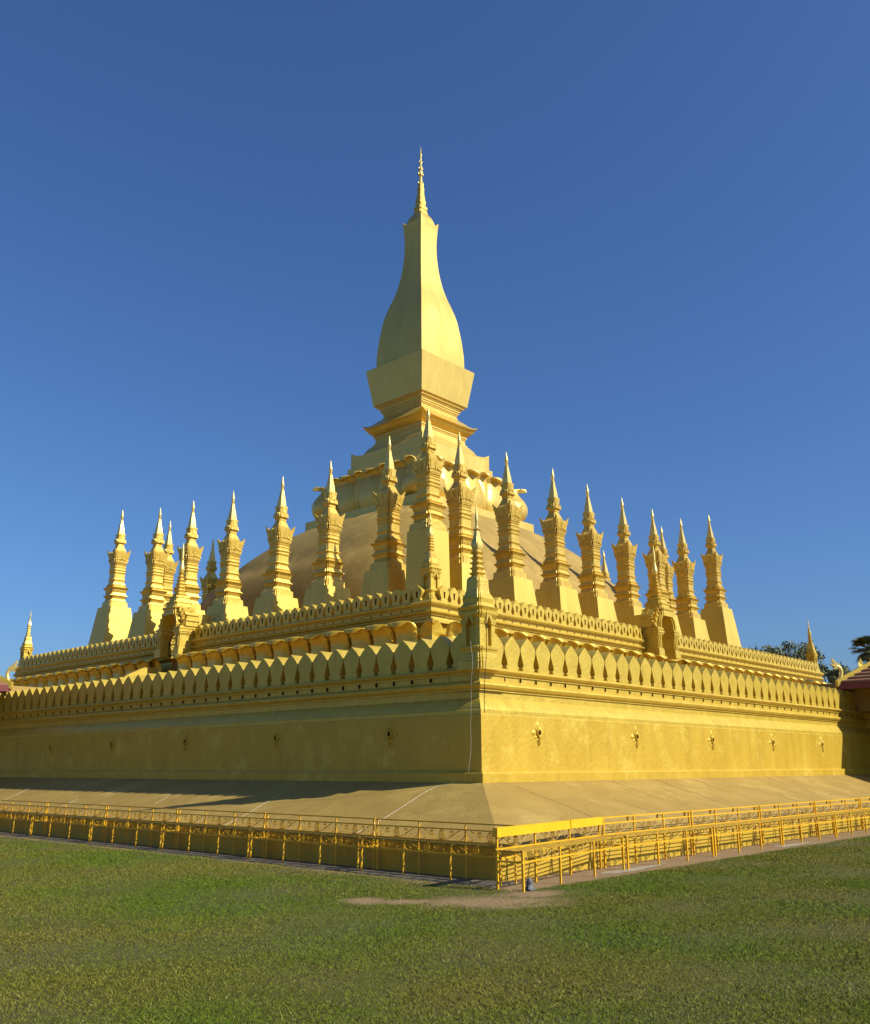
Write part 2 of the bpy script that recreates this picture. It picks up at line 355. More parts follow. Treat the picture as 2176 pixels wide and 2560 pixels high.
def merlon_mesh(hw, h, depth, left, slot=None):
    T = (lambda a, o, z: (-o, a, z)) if left else (lambda a, o, z: (a, -o, z))
    half = merlon_half(hw, 0, h); m = MB()
    if not slot:
        m.prism(half + [(0, h)] + [(-a, z) for a, z in reversed(half)], 0, -depth, T)
        return m.mesh('merlon', [GOLD_TRIM], None)
    sw0, sw1, s0, s1 = slot
    o_ = [(0, s0), (sw0, s0), (sw1, s1), (0, s1)]
    for sg in (1, -1):
        n = len(half); out = [(0, 0)] + half + [(0, h)] + [(0, s1), (sw1, s1), (sw0, s0), (0, s0)]
        out = [(sg*a, z) for a, z in out]
        m.add([T(a, 0, z) for a, z in out], [tuple(range(len(out)))])
        m.add([T(sg*a, 0, z) for a, z in half+[(0, h)]] + [T(sg*a, -depth, z) for a, z in half+[(0, h)]], [(i, i+1, n+2+i, n+1+i) for i in range(n)])
        m.add([T(sg*a, 0, z) for a, z in o_] + [T(sg*a, -.035, z) for a, z in o_], [(0, 1, 5, 4), (1, 2, 6, 5), (2, 3, 7, 6)])
        m.add([T(sg*a, -.034, z) for a, z in o_], [(0, 1, 2, 3)], 1)
        m.add([T(sg*a, -depth, z) for a, z in [(0, 0)]+half+[(0, h)]], [tuple(range(n+2))])
    return m.mesh('merlon', [GOLD_TRIM, REDSLOT], None, recalc=False)
def hole_mesh(r, left):
    T = (lambda a, o, z: (-o, a, z)) if left else (lambda a, o, z: (a, -o, z))
    m = MB(); k = 10; q = [(r*math.cos(2*math.pi*i/k)*(1.0), r*1.25*math.sin(2*math.pi*i/k)) for i in range(k)]
    q2 = [(a*1.45, z*1.4) for a, z in q]
    m.rings([[T(a, -.01, z) for a, z in q2], [T(a, .008, z) for a, z in q2], [T(a, .008, z) for a, z in q]], False, 0)
    m.add([T(a, .006, z) for a, z in q], [tuple(range(k))], 1)  # flat disc, dark by colour, in place of a recess
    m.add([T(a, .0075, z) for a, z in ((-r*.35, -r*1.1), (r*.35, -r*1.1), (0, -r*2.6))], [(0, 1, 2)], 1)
    return m.mesh('drain_hole', [GOLD_TRIM, PAINTED_HOLE], None, recalc=False)
def flower_mesh(left):
    """raised four petal rosette round a socket painted dark, with a long upper leaf and a tail"""
    T = (lambda a, o, z: (-o, a, z)) if left else (lambda a, o, z: (a, -o, z))
    m = MB()
    def leaf(ang, L, W, r0, h):
        c, s = math.cos(ang), math.sin(ang); n = 7; L0, L1, MID = [], [], []
        for i in range(n+1):
            t = i/n; w = W*math.sin(math.pi*min(1, t*.92+.08))**.8; x = r0+L*t
            def P(u, hh): return T(c*x - s*u, hh, s*x + c*u)
            L0.append(P(-w, 0.002)); L1.append(P(w, 0.002)); MID.append(P(0, h*(0.5+.5*math.sin(math.pi*t))))
        vs = L0+MID+L1; k = n+1
        m.add(vs, [(i, i+1, k+i+1, k+i) for i in range(n)] + [(k+i, k+i+1, 2*k+i+1, 2*k+i) for i in range(n)])
    for a, L, W in ((90, .20, .060), (0, .15, .075), (180, .15, .075), (270, .15, .060)): leaf(R(a), L, W, .055, .028)
    for a in (45, 135, 225, 315): leaf(R(a), .095, .045, .06, .022)
    k = 14; rr = [(.075, 0), (.078, .035), (.065, .055), (.048, .05), (.045, .02)]
    m.rings([[T(r*math.cos(2*math.pi*i/k), h, r*1.15*math.sin(2*math.pi*i/k)) for i in range(k)] for r, h in rr], False)
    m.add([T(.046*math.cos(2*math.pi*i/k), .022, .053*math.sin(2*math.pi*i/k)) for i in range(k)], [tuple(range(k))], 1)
    m.tube([T(.0, .04, -.05), T(.005, .05, -.12), T(.01, .045, -.18), T(.01, .015, -.24)], .013, 6)
    return m.mesh('wall_rosette', [GOLD_WALL, PAINTED_HOLE], 40, recalc=False)

def outer_wall(T, root, left, a_end, conc, tips, flowers, zt=4.275):
    sg = lambda a1: (lambda o: a1 - (o if conc else 0))
    for nm, pr, mt in (('base_course', BASE_P, GOLD_WALL), ('dado', DADO_P, GOLD_WALL), ('cove_moulding', COVE_P, GOLD_TRIM), ('lower_cornice', LOWC_P, GOLD_TRIM), ('upper_cornice', UPC_P, GOLD_TRIM)):
        m = MB(); sweep(m, pr, T, lambda o: -o, sg(a_end)); obj(nm, m, mt, root)
    m = MB()                                            # the wall stands a little proud round the corner pier
    for pr in (LOWC_P, UPC_P):
        sweep(m, [(o+(.035 if o > -.5 else .1), z) for o, z in pr], T, lambda o: -o-.0, lambda o: .95 - .0)
    obj('corner_pier', m, GOLD_TRIM, root)
    me, mh, mf = merlon_mesh(.276, zt-3.558, .50, left), hole_mesh(.042, left), flower_mesh(left)
    for a in tips: obj('merlon', me, None, root, T(a, -.16, 3.558))
    for a in tips: 
        if a+.275 < a_end-.1: obj('drain_hole', mh, None, root, T(a+.276, -.185, 3.352))
    for a in flowers: obj('wall_rosette', mf, None, root, T(a, 0.0, 2.28)).scale = (1.05, 1.05, 1.05)
wr = thing('temple_wall', 'sunlit golden outer wall to the right of the near corner, crowned with leaf shaped merlons', 'wall', (WX, WY, 1.27))
outer_wall(FR, wr, False, A_R, True, [.71+.552*i for i in range(39)], [1.86+3.95*i for i in range(5)])
wlft = thing('temple_wall', 'shaded golden outer wall to the left of the near corner, crowned with leaf shaped merlons', 'wall', (WX, WY, 1.27))
outer_wall(FL, wlft, True, A_L, False, [.71-.03+.552*i for i in range(41)], [2.53+3.9*i for i in range(6)])
# projecting bay beside the right hand chapel: the same mouldings turning towards the lawn
bay = thing('temple_wall', 'short dark return of the outer wall beneath the right hand chapel roof', 'wall', (WX+A_R, WY, 1.27))
FB = lambda a, o, z: (WX+A_R-o, WY-a, z)
for nm, pr, mt in (('base_course', BASE_P, GOLD_WALL), ('dado', DADO_P, GOLD_WALL), ('cove_moulding', COVE_P, GOLD_TRIM), ('lower_cornice', LOWC_P, GOLD_TRIM), ('upper_cornice', UPC_P, GOLD_TRIM)):
    m = MB(); sweep(m, pr, FB, lambda o: o, lambda o: 9.4); obj(nm, m, mt, bay)

m = MB(); sweep(m, [(.10, -.1), (.10, 1.268), (-.6, 1.268), (-.6, -.1)], FB, lambda o: o, lambda o: 9.4); obj('footing', m, GOLD_WALL, bay)
# terrace floors behind the walls
m = MB()
m.box(WX+.55, 80, WY+.55, 80, 3.2, 3.50); 
m.box(LX+.3, 69, LY+.3, 63.5, 3.5, 7.40)
tag(obj('terrace_floor', m, OCHRE_WALL), None, None, kind='structure')

# ------------------------------------------------------------------ second terrace wall
P2 = [('terrace_body', [(-.22, 3.5), (-.22, 7.0), (-.04, 7.16), (-.8, 7.16), (-.8, 3.5)], PETAL),
      ('foot_moulding', [(-.04, 7.16), (-.04, 7.24), (-.12, 7.28), (-.16, 7.36), (-.16, 7.44), (-.8, 7.44), (-.8, 7.16)], GOLD_TRIM),
      ('lower_cornice', [(-.09, 7.44), (-.09, 7.48), (-.03, 7.50), (.02, 7.54), (.035, 7.58), (0, 7.61), (-.07, 7.635), (-.10, 7.66), (-.10, 7.79), (-.8, 7.79), (-.8, 7.44)], GOLD_TRIM),
      ('upper_cornice', [(-.05, 7.79), (-.05, 7.83), (.01, 7.84), (.05, 7.89), (.07, 7.94), (.03, 7.99), (-.03, 8.02), (-.03, 8.045), (-.9, 8.045), (-.9, 7.79)], GOLD_TRIM)]
def petal(mb, T, a0, W, prof, lat, n=12, wf=None, fold=False, pw=2):
    wf = wf or (lambda t: .86+.14*math.sin(math.pi*min(t*1.3, 1)) if t < .82 else max(.30, (1-.72*((t-.82)/.18)**2.0))*.93)
    pr = catmull(prof, 5); rows = []
    d = [0]
    for p, q in zip(pr, pr[1:]): d.append(d[-1]+math.dist(p, q))
    for (o, z), dd in zip(pr, d):
        t = dd/d[-1]; hw = W*wf(t)
        rows.append([T(a0+u*hw, o-lat*(abs(u) if fold else abs(u)**pw)*(1 if t < .75 else .6), z + (0.0 if t < .7 else -.06*abs(u)*W)) for u in np.linspace(-1, 1, n)])
    k = n; vs = [p for r_ in rows for p in r_]
    mb.add(vs, [(i*k+j, i*k+j+1, (i+1)*k+j+1, (i+1)*k+j) for i in range(len(rows)-1) for j in range(k-1)])
PROF_F = [(-.05, 4.1), (.35, 4.8), (.70, 5.6), (.82, 6.2), (.80, 6.62), (.86, 6.86), (.97, 7.04), (1.09, 7.10), (1.21, 7.04), (1.28, 6.90)]
PROF_B = [(-.1, 4.6), (.25, 5.6), (.42, 6.3), (.45, 6.75), (.52, 6.97), (.62, 7.11), (.75, 7.16), (.87, 7.11), (.94, 6.98)]
def solid(o, th):
    md = o.modifiers.new('thickness', 'SOLIDIFY'); md.thickness = th; md.offset = 0; return o
def terrace(T, root, left, a_end, tips, gate, petals):
    gA, gB = gate
    for nm, pr, mt in P2:
        m = MB(); body = nm == 'terrace_body'
        sweep(m, pr, T, lambda o: -o, lambda o: gA); sweep(m, pr, T, lambda o: gB, lambda o: a_end+.3)
        obj(nm, m, mt, root)
    m = MB()
    for nm, pr, mt in P2[1:]:
        sweep(m, [(o+(.05 if o > -.5 else .1), z) for o, z in pr], T, lambda o: -o, lambda o: 1.05)
    obj('corner_pier', m, GOLD_TRIM, root)
    me, mh = merlon_mesh(.296, .68, .34, left, (.042, .058, .15, .42)), hole_mesh(.036, left)
    for a in tips:
        if gA-.15 < a < gB+.15: continue
        obj('merlon', me, None, root, T(a, -.06, 8.043))
        obj('drain_hole', mh, None, root, T(a+.3, -.10, 7.73))
    T0 = (lambda a, o, z: (-o, a, z)) if left else (lambda a, o, z: (a, -o, z))
    mf = MB(); petal(mf, T0, 0, .67, PROF_F, .30, 14, None, False, 5); mb_ = MB(); petal(mb_, T0, 0, .56, PROF_B, .16, 14, None, False, 5)
    mf, mb_ = mf.mesh('lotus_petal', [PETAL], 50, False), mb_.mesh('lotus_petal', [PETAL], 50, False)
    for a in petals:
        for aa, q in ((a, mf), (a+.65, mb_)):
            if gA-.3 < aa < gB+.3 or aa > a_end+.4: continue
            solid(obj('lotus_petal', q, None, root, T(aa, 0, 0)), .05)
tr = thing('terrace_wall', 'sunlit second terrace wall facing right, with slotted merlons above curling lotus petals', 'wall', (LX, LY, 3.5))
terrace(GR, tr, False, 41.2, [.86+.6*i for i in range(67)], (16.8, 18.7), [.75+1.3*i for i in range(31)])
tl = thing('terrace_wall', 'shaded second terrace wall facing left, with slotted merlons above curling lotus petals', 'wall', (LX, LY, 3.5))
terrace(GL, tl, True, 37.6, [.86+.6*i for i in range(61)], (17.05, 18.95), [.75+1.3*i for i in range(28)])
# big corner petal belongs to the sunlit side
m = MB(); c45 = math.sqrt(.5)
petal(m, lambda a, o, z: (LX + .2 + (-o)*c45*1.25 + a*c45, LY + .2 + (-o)*c45*1.25 - a*c45, z), 0, .56, PROF_F, .42, 11, lambda t: .86+.14*math.sin(math.pi*min(t*1.3, 1)) if t < .72 else max(.04, 1-((t-.72)/.28)**1.5)*.95, True)
solid(obj('lotus_petal', m, PETAL, tr, smooth=50, recalc=False), .05)

# ------------------------------------------------------------------ corner shrines
def corner_shrine(root, z0, sx, sz, string_dir=None):
    """niche pavilion with four pillars, bell roof, ringed neck and needle spire; about 3.5 m tall before scaling"""
    def L(pr): return [(z0+z*sz, w*sx) for z, w in pr]
    x, y = root.location.x, root.location.y
    m = MB(); m.loft(L([(-.12, .40), (0, .395), (.06, .395), (.08, .37), (.13, .37), (.15, .345), (.20, .34), (.23, .32), (.28, .325), (.31, .355), (.36, .36), (.38, .32)]), RED, x, y); obj('base', m, GOLD_TRIM, root)
    m = MB(); m.loft(L([(.375, .20), (.95, .20)]), SQ, x, y); obj('core', m, GOLD_TRIM, root)
    for sxx in (-1, 1):
        for syy in (-1, 1):
            m = MB(); m.loft(L([(.375, .08), (.42, .08), (.43, .065), (.82, .065), (.84, .08), (.88, .09), (.92, .095), (.95, .095)]), SQ, x+sxx*.215*sx, y+syy*.215*sx)
            obj('pillar', m, GOLD_TRIM, root)
    for k in range(4):                                  # keel arch over each niche
        c, s_ = [(1, 0), (0, 1), (-1, 0), (0, -1)][k]; m = MB()
        out = [(-.13, .84), (-.09, .84), (-.05, .93), (0, 1.02), (.05, .93), (.09, .84), (.13, .84), (.11, .98), (.06, 1.07), (0, 1.17), (-.06, 1.07), (-.11, .98)]
        Tn = lambda a, o, z: (x+(c*o-s_*a)*sx, y+(s_*o+c*a)*sx, z0+z*sz)
        m.prism(out, .22, .345, Tn); obj('niche_arch', m, GOLD_TRIM, root)
    m = MB(); m.loft(L([(.945, .29), (.98, .31), (1.05, .355), (1.10, .36), (1.12, .335), (1.16, .355), (1.20, .385), (1.22, .32), (1.27, .29), (1.30, .27), (1.34, .275), (1.40, .285), (1.44, .27), (1.46, .245)]), RED, x, y); obj('eaves', m, GOLD_TRIM, root)
    m = MB(); m.loft(L(catmull([(1.455, .25), (1.50, .24), (1.58, .215), (1.70, .205), (1.80, .20), (1.86, .18), (1.90, .13)], 3)), RED, x, y); obj('bell', m, GOLD_STUPA, root, smooth=40)
    m = MB(); pr = []
    for i in range(5):
        zz = 1.90+i*.115; w = .145-.008*i
        pr += [(zz, w-.035), (zz+.03, w-.03), (zz+.055, w), (zz+.075, w+.012), (zz+.08, w-.03)]
    m.loft(L(pr+[(2.48, .075)]), RED, x, y); obj('ringed_neck', m, GOLD_STUPA, root)
    m = MB(); m.loft(L(catmull([(2.475, .075), (2.53, .10), (2.60, .112), (2.68, .098), (2.78, .068), (2.92, .048)], 4)+[(2.93, .07), (2.96, .085), (2.98, .045)]), RED, x, y); obj('bulb', m, GOLD_LEAF, root, smooth=40)
    m = MB(); m.loft(L([(2.975, .035), (3.02, .042), (3.04, .03), (3.07, .042), (3.09, .028), (3.14, .04), (3.17, .046), (3.24, .038), (3.40, .020), (3.60, .003)]), circ(12), x, y); obj('spire', m, GOLD_LEAF, root, smooth=40)
s1 = thing('corner_shrine', 'slender golden shrine spire standing on the near corner of the outer wall', 'spire', (14.53, 12.12, 3.56), 'corner shrine spires')
corner_shrine(s1, 3.60, .86, .965)
m = MB(); m.tube([(14.2, 11.62, 4.6), (14.16, 11.60, 4.0), (14.13, 11.60, 3.62), (14.06, 11.56, 3.45), (14.08, 11.60, 3.25), (14.22, 11.73, 3.0), (14.25, 11.76, 2.62)], .007, 5)
obj('light_string', m, BLACK, s1)
s2 = thing('corner_shrine', 'golden shrine spire on the near corner of the second terrace, before the tall corner stupa', 'spire', (27.2, 25.2, 8.0), 'corner shrine spires')
corner_shrine(s2, 8.15, .95, 1.07)
dup(s2, (27.2, 62.3, 8.0), 0, 'golden shrine spire alone at the far left end of the second terrace')
dup(s2, (67.9, 25.2, 8.0), 0, 'golden shrine spire at the far right end of the second terrace, before a dark tree')
for nm, (xx, yy) in (('terrace_wall', (27.2, 62.3)), ('terrace_wall', (67.9, 25.2))): pass

# ------------------------------------------------------------------ gates of the second terrace
def gate(T, a, root, name_iron, sidef):
    def B(mb, a0, a1, o0, o1, z0, z1): mb.box(a0, a1, o0, o1, z0, z1, lambda p, q, r_: T(p, q, r_))
    OUT = .70; zb = 7.16; BK = -.30
    for sg in (-1, 1):
        m = MB(); c0, c1 = sorted((a+sg*.66, a+sg*1.06))
        B(m, c0, c1, BK, OUT, zb, 8.45)
        for z0, z1, e in ((zb-.02, zb+.30, .08), (zb+.30, zb+.40, .05), (8.22, 8.28, .04), (8.28, 8.36, .08), (8.36, 8.46, .12), (8.46, 8.52, .06), (8.52, 8.60, .10), (8.60, 8.66, .05)):
            B(m, c0-e, c1+e, BK-e*.2, OUT+e, z0, z1)
        for k in range(2): B(m, c0+.06+.17*k, c0+.14+.17*k, OUT, OUT+.05, zb+.45, 8.2)
        obj('pier', m, GOLD_TRIM, root)
        m = MB(); c0, c1 = sorted((a+sg*.72, a+sg*1.20))
        for z0, z1, e in ((8.66, 8.92, 0), (8.92, 9.0, .06), (9.0, 9.22, -.08), (9.22, 9.28, -.03)): B(m, c0-e, c1+e, BK, OUT-.22+e, z0, z1)
        obj('shoulder_block', m, GOLD_TRIM, root)
        if sg > 0:
            m = MB(); B(m, a+.665, a+.75, -2.4, BK, zb, 9.7); obj('passage_wall', m, GOLD_PLAIN, root)
    def arch(w, z0, h, n=18):                           # horseshoe-keel outline from right foot to left foot
        pts = []
        for i in range(n+1):
            t = math.pi*i/n; r = 1 + .06*math.exp(-((t-math.pi/2)/.20)**2)
            pts.append((w*math.cos(t)*(1+.10*math.sin(2*t) if t < math.pi/2 else 1-.10*math.sin(2*t)), z0+h*math.sin(t)*r))
        return pts
    m = MB()
    for w0, h0, w1, h1, o0, o1 in ((.63, .84, .84, 1.06, BK, OUT+.02), (.72, .93, .80, 1.0, OUT, OUT+.09), (.82, 1.0, .98, 1.2, BK, OUT-.12), (.96, 1.15, 1.08, 1.32, BK, OUT-.28)):
        i_, e_ = arch(w0, 8.58, h0), arch(w1, 8.58, h1); n = len(i_)
        vs = [T(a+p, o1, z) for p, z in i_]+[T(a+p, o1, z) for p, z in e_]+[T(a+p, o0, z) for p, z in i_]+[T(a+p, o0, z) for p, z in e_]
        fs = []
        for i in range(n-1): fs += [(i, i+1, n+i+1, n+i), (2*n+i, 3*n+i, 3*n+i+1, 2*n+i+1), (i, 2*n+i, 2*n+i+1, i+1), (n+i, n+i+1, 3*n+i+1, 3*n+i)]
        fs += [(0, n, 3*n, 2*n), (n-1, 3*n-1, 4*n-1, 2*n-1)]
        m.add(vs, fs)
    obj('arch', m, GOLD_TRIM, root)
    m = MB()                                            # flame leaves along the arch
    for sg in (-1, 1):
        for k, (t, L_) in enumerate(((.10, .26), (.36, .20), (.60, .20), (.84, .22), (1.08, .24), (1.34, .30))):
            px, pz = sg*.98*math.cos(t), 8.58+1.18*math.sin(t); dx, dz = sg*math.cos(t+.5), math.sin(t+.5)
            w = .085; nx, nz = -dz, dx
            out = [(a+px-nx*w, pz-nz*w), (a+px+dx*L_*.5-nx*w*.7, pz+dz*L_*.5-nz*w*.7), (a+px+dx*L_+sg*.05, pz+dz*L_+.08), (a+px+dx*L_*.45+nx*w*.8, pz+dz*L_*.45+nz*w*.8), (a+px+nx*w, pz+nz*w)]
            m.prism(out, OUT-.22, OUT-.06, T)
            m.prism(out, -.05, .08, T)
    obj('flame_leaves', m, GOLD_STUPA, root)
    cx, cy, _ = T(a, .2, 0)
    m = MB(); m.loft([(9.3, .62), (9.60, .60), (9.64, .66), (9.72, .66), (9.74, .52), (9.92, .50), (9.96, .55), (10.03, .54), (10.05, .42), (10.22, .38), (10.26, .42), (10.34, .40), (10.36, .32)], RED, cx, cy)
    obj('stepped_roof', m, GOLD_TRIM, root)
    m = MB(); q = []
    for i in range(7):
        zz = 10.34+i*.19; w = .29-.025*i
        q += [(zz, w-.05), (zz+.05, w-.045), (zz+.10, w), (zz+.13, w+.02), (zz+.14, w-.05)]
    m.loft(q, RED, cx, cy); obj('ringed_neck', m, GOLD_STUPA, root)
    m = MB(); m.loft(catmull([(11.64, .10), (11.76, .14), (11.9, .145), (12.1, .10), (12.32, .07)], 4)+[(12.34, .1), (12.38, .11), (12.41, .06), (12.5, .07), (12.55, .06), (12.68, .075), (12.8, .06), (13.32, .004)], circ(12), cx, cy)
    obj('spire', m, GOLD_LEAF, root, smooth=40)
gr = thing('gate_arch', 'arched golden gate with a spire in the sunlit terrace wall on the right', 'gate', GR(17.75, 0, 7.16), 'terrace gates')
gate(GR, 17.75, gr, None, 1)
gl = thing('gate_arch', 'arched golden gate with a spire in the shaded terrace wall on the left', 'gate', GL(18.0, 0, 7.16), 'terrace gates')
gate(GL, 18.0, gl, None, 1)
def scrolls(mb, T, w, h, r):
    """scrolled ironwork filling 0..w, 0..h"""
    def spiral(cx, cz, r0, turns, a0, sg=1, n=22):
        return [T(cx+sg*r0*(1-i/n*.85)*math.cos(a0+2*math.pi*turns*i/n), 0, cz+r0*(1-i/n*.85)*math.sin(a0+2*math.pi*turns*i/n)) for i in range(n+1)]
    for (cx, cz, r0, t, a0, sg) in ((.27, .70, .20, 1.4, 0, 1), (.72, .70, .20, 1.4, 0, -1), (.5, .45, .2, 1.3, 1.5, 1), (.25, .25, .18, 1.3, 2, 1), (.76, .24, .18, 1.3, 1, -1), (.5, .82, .13, 1.2, 3, 1)):
        mb.tube(spiral(cx*w, cz*h, r0*w, t, a0, sg), r, 4)
m = MB(); Ti = lambda a, o, z: GL(17.4+a, .25+o, 7.2+z)
arc = [Ti(.6+.6*math.cos(math.pi*i/16), 0, .75+.42*math.sin(math.pi*i/16)) for i in range(17)]
m.tube([Ti(1.2, 0, 0)]+arc+[Ti(0, 0, 0)], .03, 5); m.tube([Ti(0, 0, .62), Ti(1.2, 0, .62)], .035, 5); m.tube([Ti(0, 0, .05), Ti(1.2, 0, .05)], .03, 5)
scrolls(m, Ti, 1.2, .6, .016); scrolls(m, lambda a, o, z: Ti(a, o, z+.62), 1.2, .45, .016)
tag(obj('iron_gate', m, BLACK), 'low black scrolled iron gate inside the left hand terrace arch', 'gate')
m = MB(); Ti = lambda a, o, z: GL(15.75+a, -.9+o, 8.35+z)
scrolls(m, Ti, 1.25, .95, .012); m.tube([Ti(1.25, 0, 0)]+[Ti(.62+.62*math.cos(math.pi*i/14), 0, .55+.45*math.sin(math.pi*i/14)) for i in range(15)]+[Ti(0, 0, 0)], .014, 5); m.tube([Ti(0, 0, .1), Ti(1.25, 0, .1)], .014, 5)
tag(obj('iron_screen', m, BLACK), 'black scrolled iron screen leaning behind the merlons right of the left gate', 'screen')
def stairs(T, a, root):
    m = MB(); out = [(.72, 6.62), (1.5, 6.58), (2.4, 6.15), (3.4, 5.35), (4.1, 4.75), (4.2, 3.5), (.72, 3.5)]
    a0, a1 = a+.75, a+1.02; n = len(out)
    m.add([T(a0, o, z) for o, z in out]+[T(a1, o, z) for o, z in out], [tuple(range(n)), tuple(range(2*n-1, n-1, -1))]+[(i, (i+1) % n, n+(i+1) % n, n+i) for i in range(n)])
    obj('balustrade', m, GOLD_TRIM, root)
    m = MB()
    for k in range(10): m.box(a-.75, a+.75, .72, 1.0+.28*k, 6.2-.27*(k+1), 6.2-.27*k, lambda p, q, r_: T(p, q, r_))
    obj('steps', m, OCHRE_WALL, root)
stR = thing('gate_stairs', 'golden stair with a sloping side wall below the right terrace gate', 'stairs', GR(17.75, .9, 3.5)); stairs(GR, 17.75, stR)
stL = thing('gate_stairs', 'golden stair with one sunlit sloping side wall below the left terrace gate', 'stairs', GL(18.0, .9, 3.5)); stairs(GL, 18.0, stL)

# ------------------------------------------------------------------ ring of small stupas
COLP = [(0, .66), (.02, .70), (.36, .70), (.40, .66), (.44, .60), (.52, .58), (.60, .545), (.64, .57), (.72, .60), (.76, .66), (.80, .70), (.84, .69), (.86, .60), (.92, .585), (1.02, .555), (1.06, .58), (1.12, .60), (1.22, .62), (1.30, .69), (1.345, .745), (1.36, .76), (1.38, .66), (1.42, .58), (1.48, .545), (1.53, .575), (1.565, .60), (1.58, .52), (1.66, .49), (1.72, .475)]
NECKP = [(1.72, .455), (1.84, .45), (1.88, .48), (1.93, .52), (1.955, .52), (1.965, .46), (2.02, .45), (2.05, .45), (2.36, .445), (2.38, .47), (2.46, .50), (2.48, .46), (2.54, .455), (2.56, .48), (2.62, .53), (2.645, .53), (2.655, .46), (2.72, .455), (2.80, .46), (2.83, .50), (2.86, .50), (2.87, .455), (2.94, .455), (2.97, .485), (3.02, .50), (3.04, .455), (3.10, .47)]
CAPP = [(3.10, .49), (3.18, .50), (3.20, .475), (3.45, .515), (3.68, .55), (3.85, .575), (3.90, .53)]
ROOFP = [(3.885, .50), (3.95, .435), (4.06, .375), (4.16, .33), (4.27, .285), (4.36, .24), (4.40, .225), (4.43, .25), (4.50, .25), (4.52, .22)]
COLLP = [(4.515, .23), (4.56, .26), (4.62, .30), (4.70, .325), (4.74, .31), (4.78, .265), (4.86, .25), (5.05, .255), (5.20, .275), (5.25, .275), (5.26, .20)]
SPIREP = [(5.255, .19), (5.35, .182), (5.55, .165), (5.8, .130), (6.0, .10), (6.18, .08), (6.26, .074)]
FINP = [(6.255, .07), (6.27, .10), (6.31, .105), (6.33, .07), (6.38, .075), (6.43, .10), (6.47, .075), (6.50, .08), (6.56, .105), (6.60, .10), (6.75, .065), (6.95, .03), (7.09, .004)]
SL = lambda pr, f: [(z, w*f) for z, w in pr]
COLP = [(z, w*(.98-.06*min(z/.6, 1))) for z, w in COLP]; NECKP = SL(NECKP, .91); CAPP = SL(CAPP, .95); ROOFP = SL(ROOFP, .95)
def leaf_plates(m, w):
    """acanthus leaves round the capital: one tall palmette and two flared wings on every face, plus scroll bosses"""
    for k in range(4):
        c, s_ = [(1, 0), (0, 1), (-1, 0), (0, -1)][k]
        def T(a, o, z): return (c*o-s_*a, s_*o+c*a, z)
        def leaf(pts, o0, lean, th):
            n = len(pts); zb = pts[0][1]
            f = [T(a, o0+lean*(z-zb), z) for a, z in pts]; b = [T(a, o0+lean*(z-zb)-th, z) for a, z in pts]
            m.add(f+b, [tuple(range(n)), tuple(range(2*n-1, n-1, -1))]+[(i, (i+1) % n, n+(i+1) % n, n+i) for i in range(n)])
        # central palmette
        leaf([(-.05, 3.30), (-.13, 3.44), (-.15, 3.60), (-.10, 3.75), (0, 3.92), (.10, 3.75), (.15, 3.60), (.13, 3.44), (.05, 3.30)], .525, .14, .08)
        leaf([(-.03, 3.36), (-.07, 3.5), (0, 3.78), (.07, 3.5), (.03, 3.36)], .565, .14, .06)
        for sg in (-1, 1):
            leaf([(sg*.12, 3.28), (sg*.14, 3.52), (sg*.26, 3.74), (sg*.44, 3.96), (sg*.63, 4.09), (sg*.57, 3.88), (sg*.60, 3.83), (sg*.50, 3.64), (sg*.53, 3.58), (sg*.46, 3.44), (sg*.47, 3.36), (sg*.40, 3.24)], .505, .15, .09)
            leaf([(sg*.20, 3.34), (sg*.24, 3.50), (sg*.36, 3.70), (sg*.50, 3.86), (sg*.44, 3.66), (sg*.38, 3.46), (sg*.32, 3.32)], .545, .14, .07)
            for (aa, zz, rr) in ((.17, 3.42, .055), (.30, 3.36, .045), (.42, 3.33, .04)):
                q = [T(sg*aa+rr*math.cos(2*math.pi*i/8), .575, zz+rr*math.sin(2*math.pi*i/8)) for i in range(8)]
                q2 = [T(sg*aa+rr*math.cos(2*math.pi*i/8), .48, zz+rr*math.sin(2*math.pi*i/8)) for i in range(8)]
                m.rings([q2, q])
        for i in range(9):                              # row of small beads under the leaves
            a = -.40+.10*i; m.box(a-.035, a+.035, .47, .525, 3.17, 3.27, T)
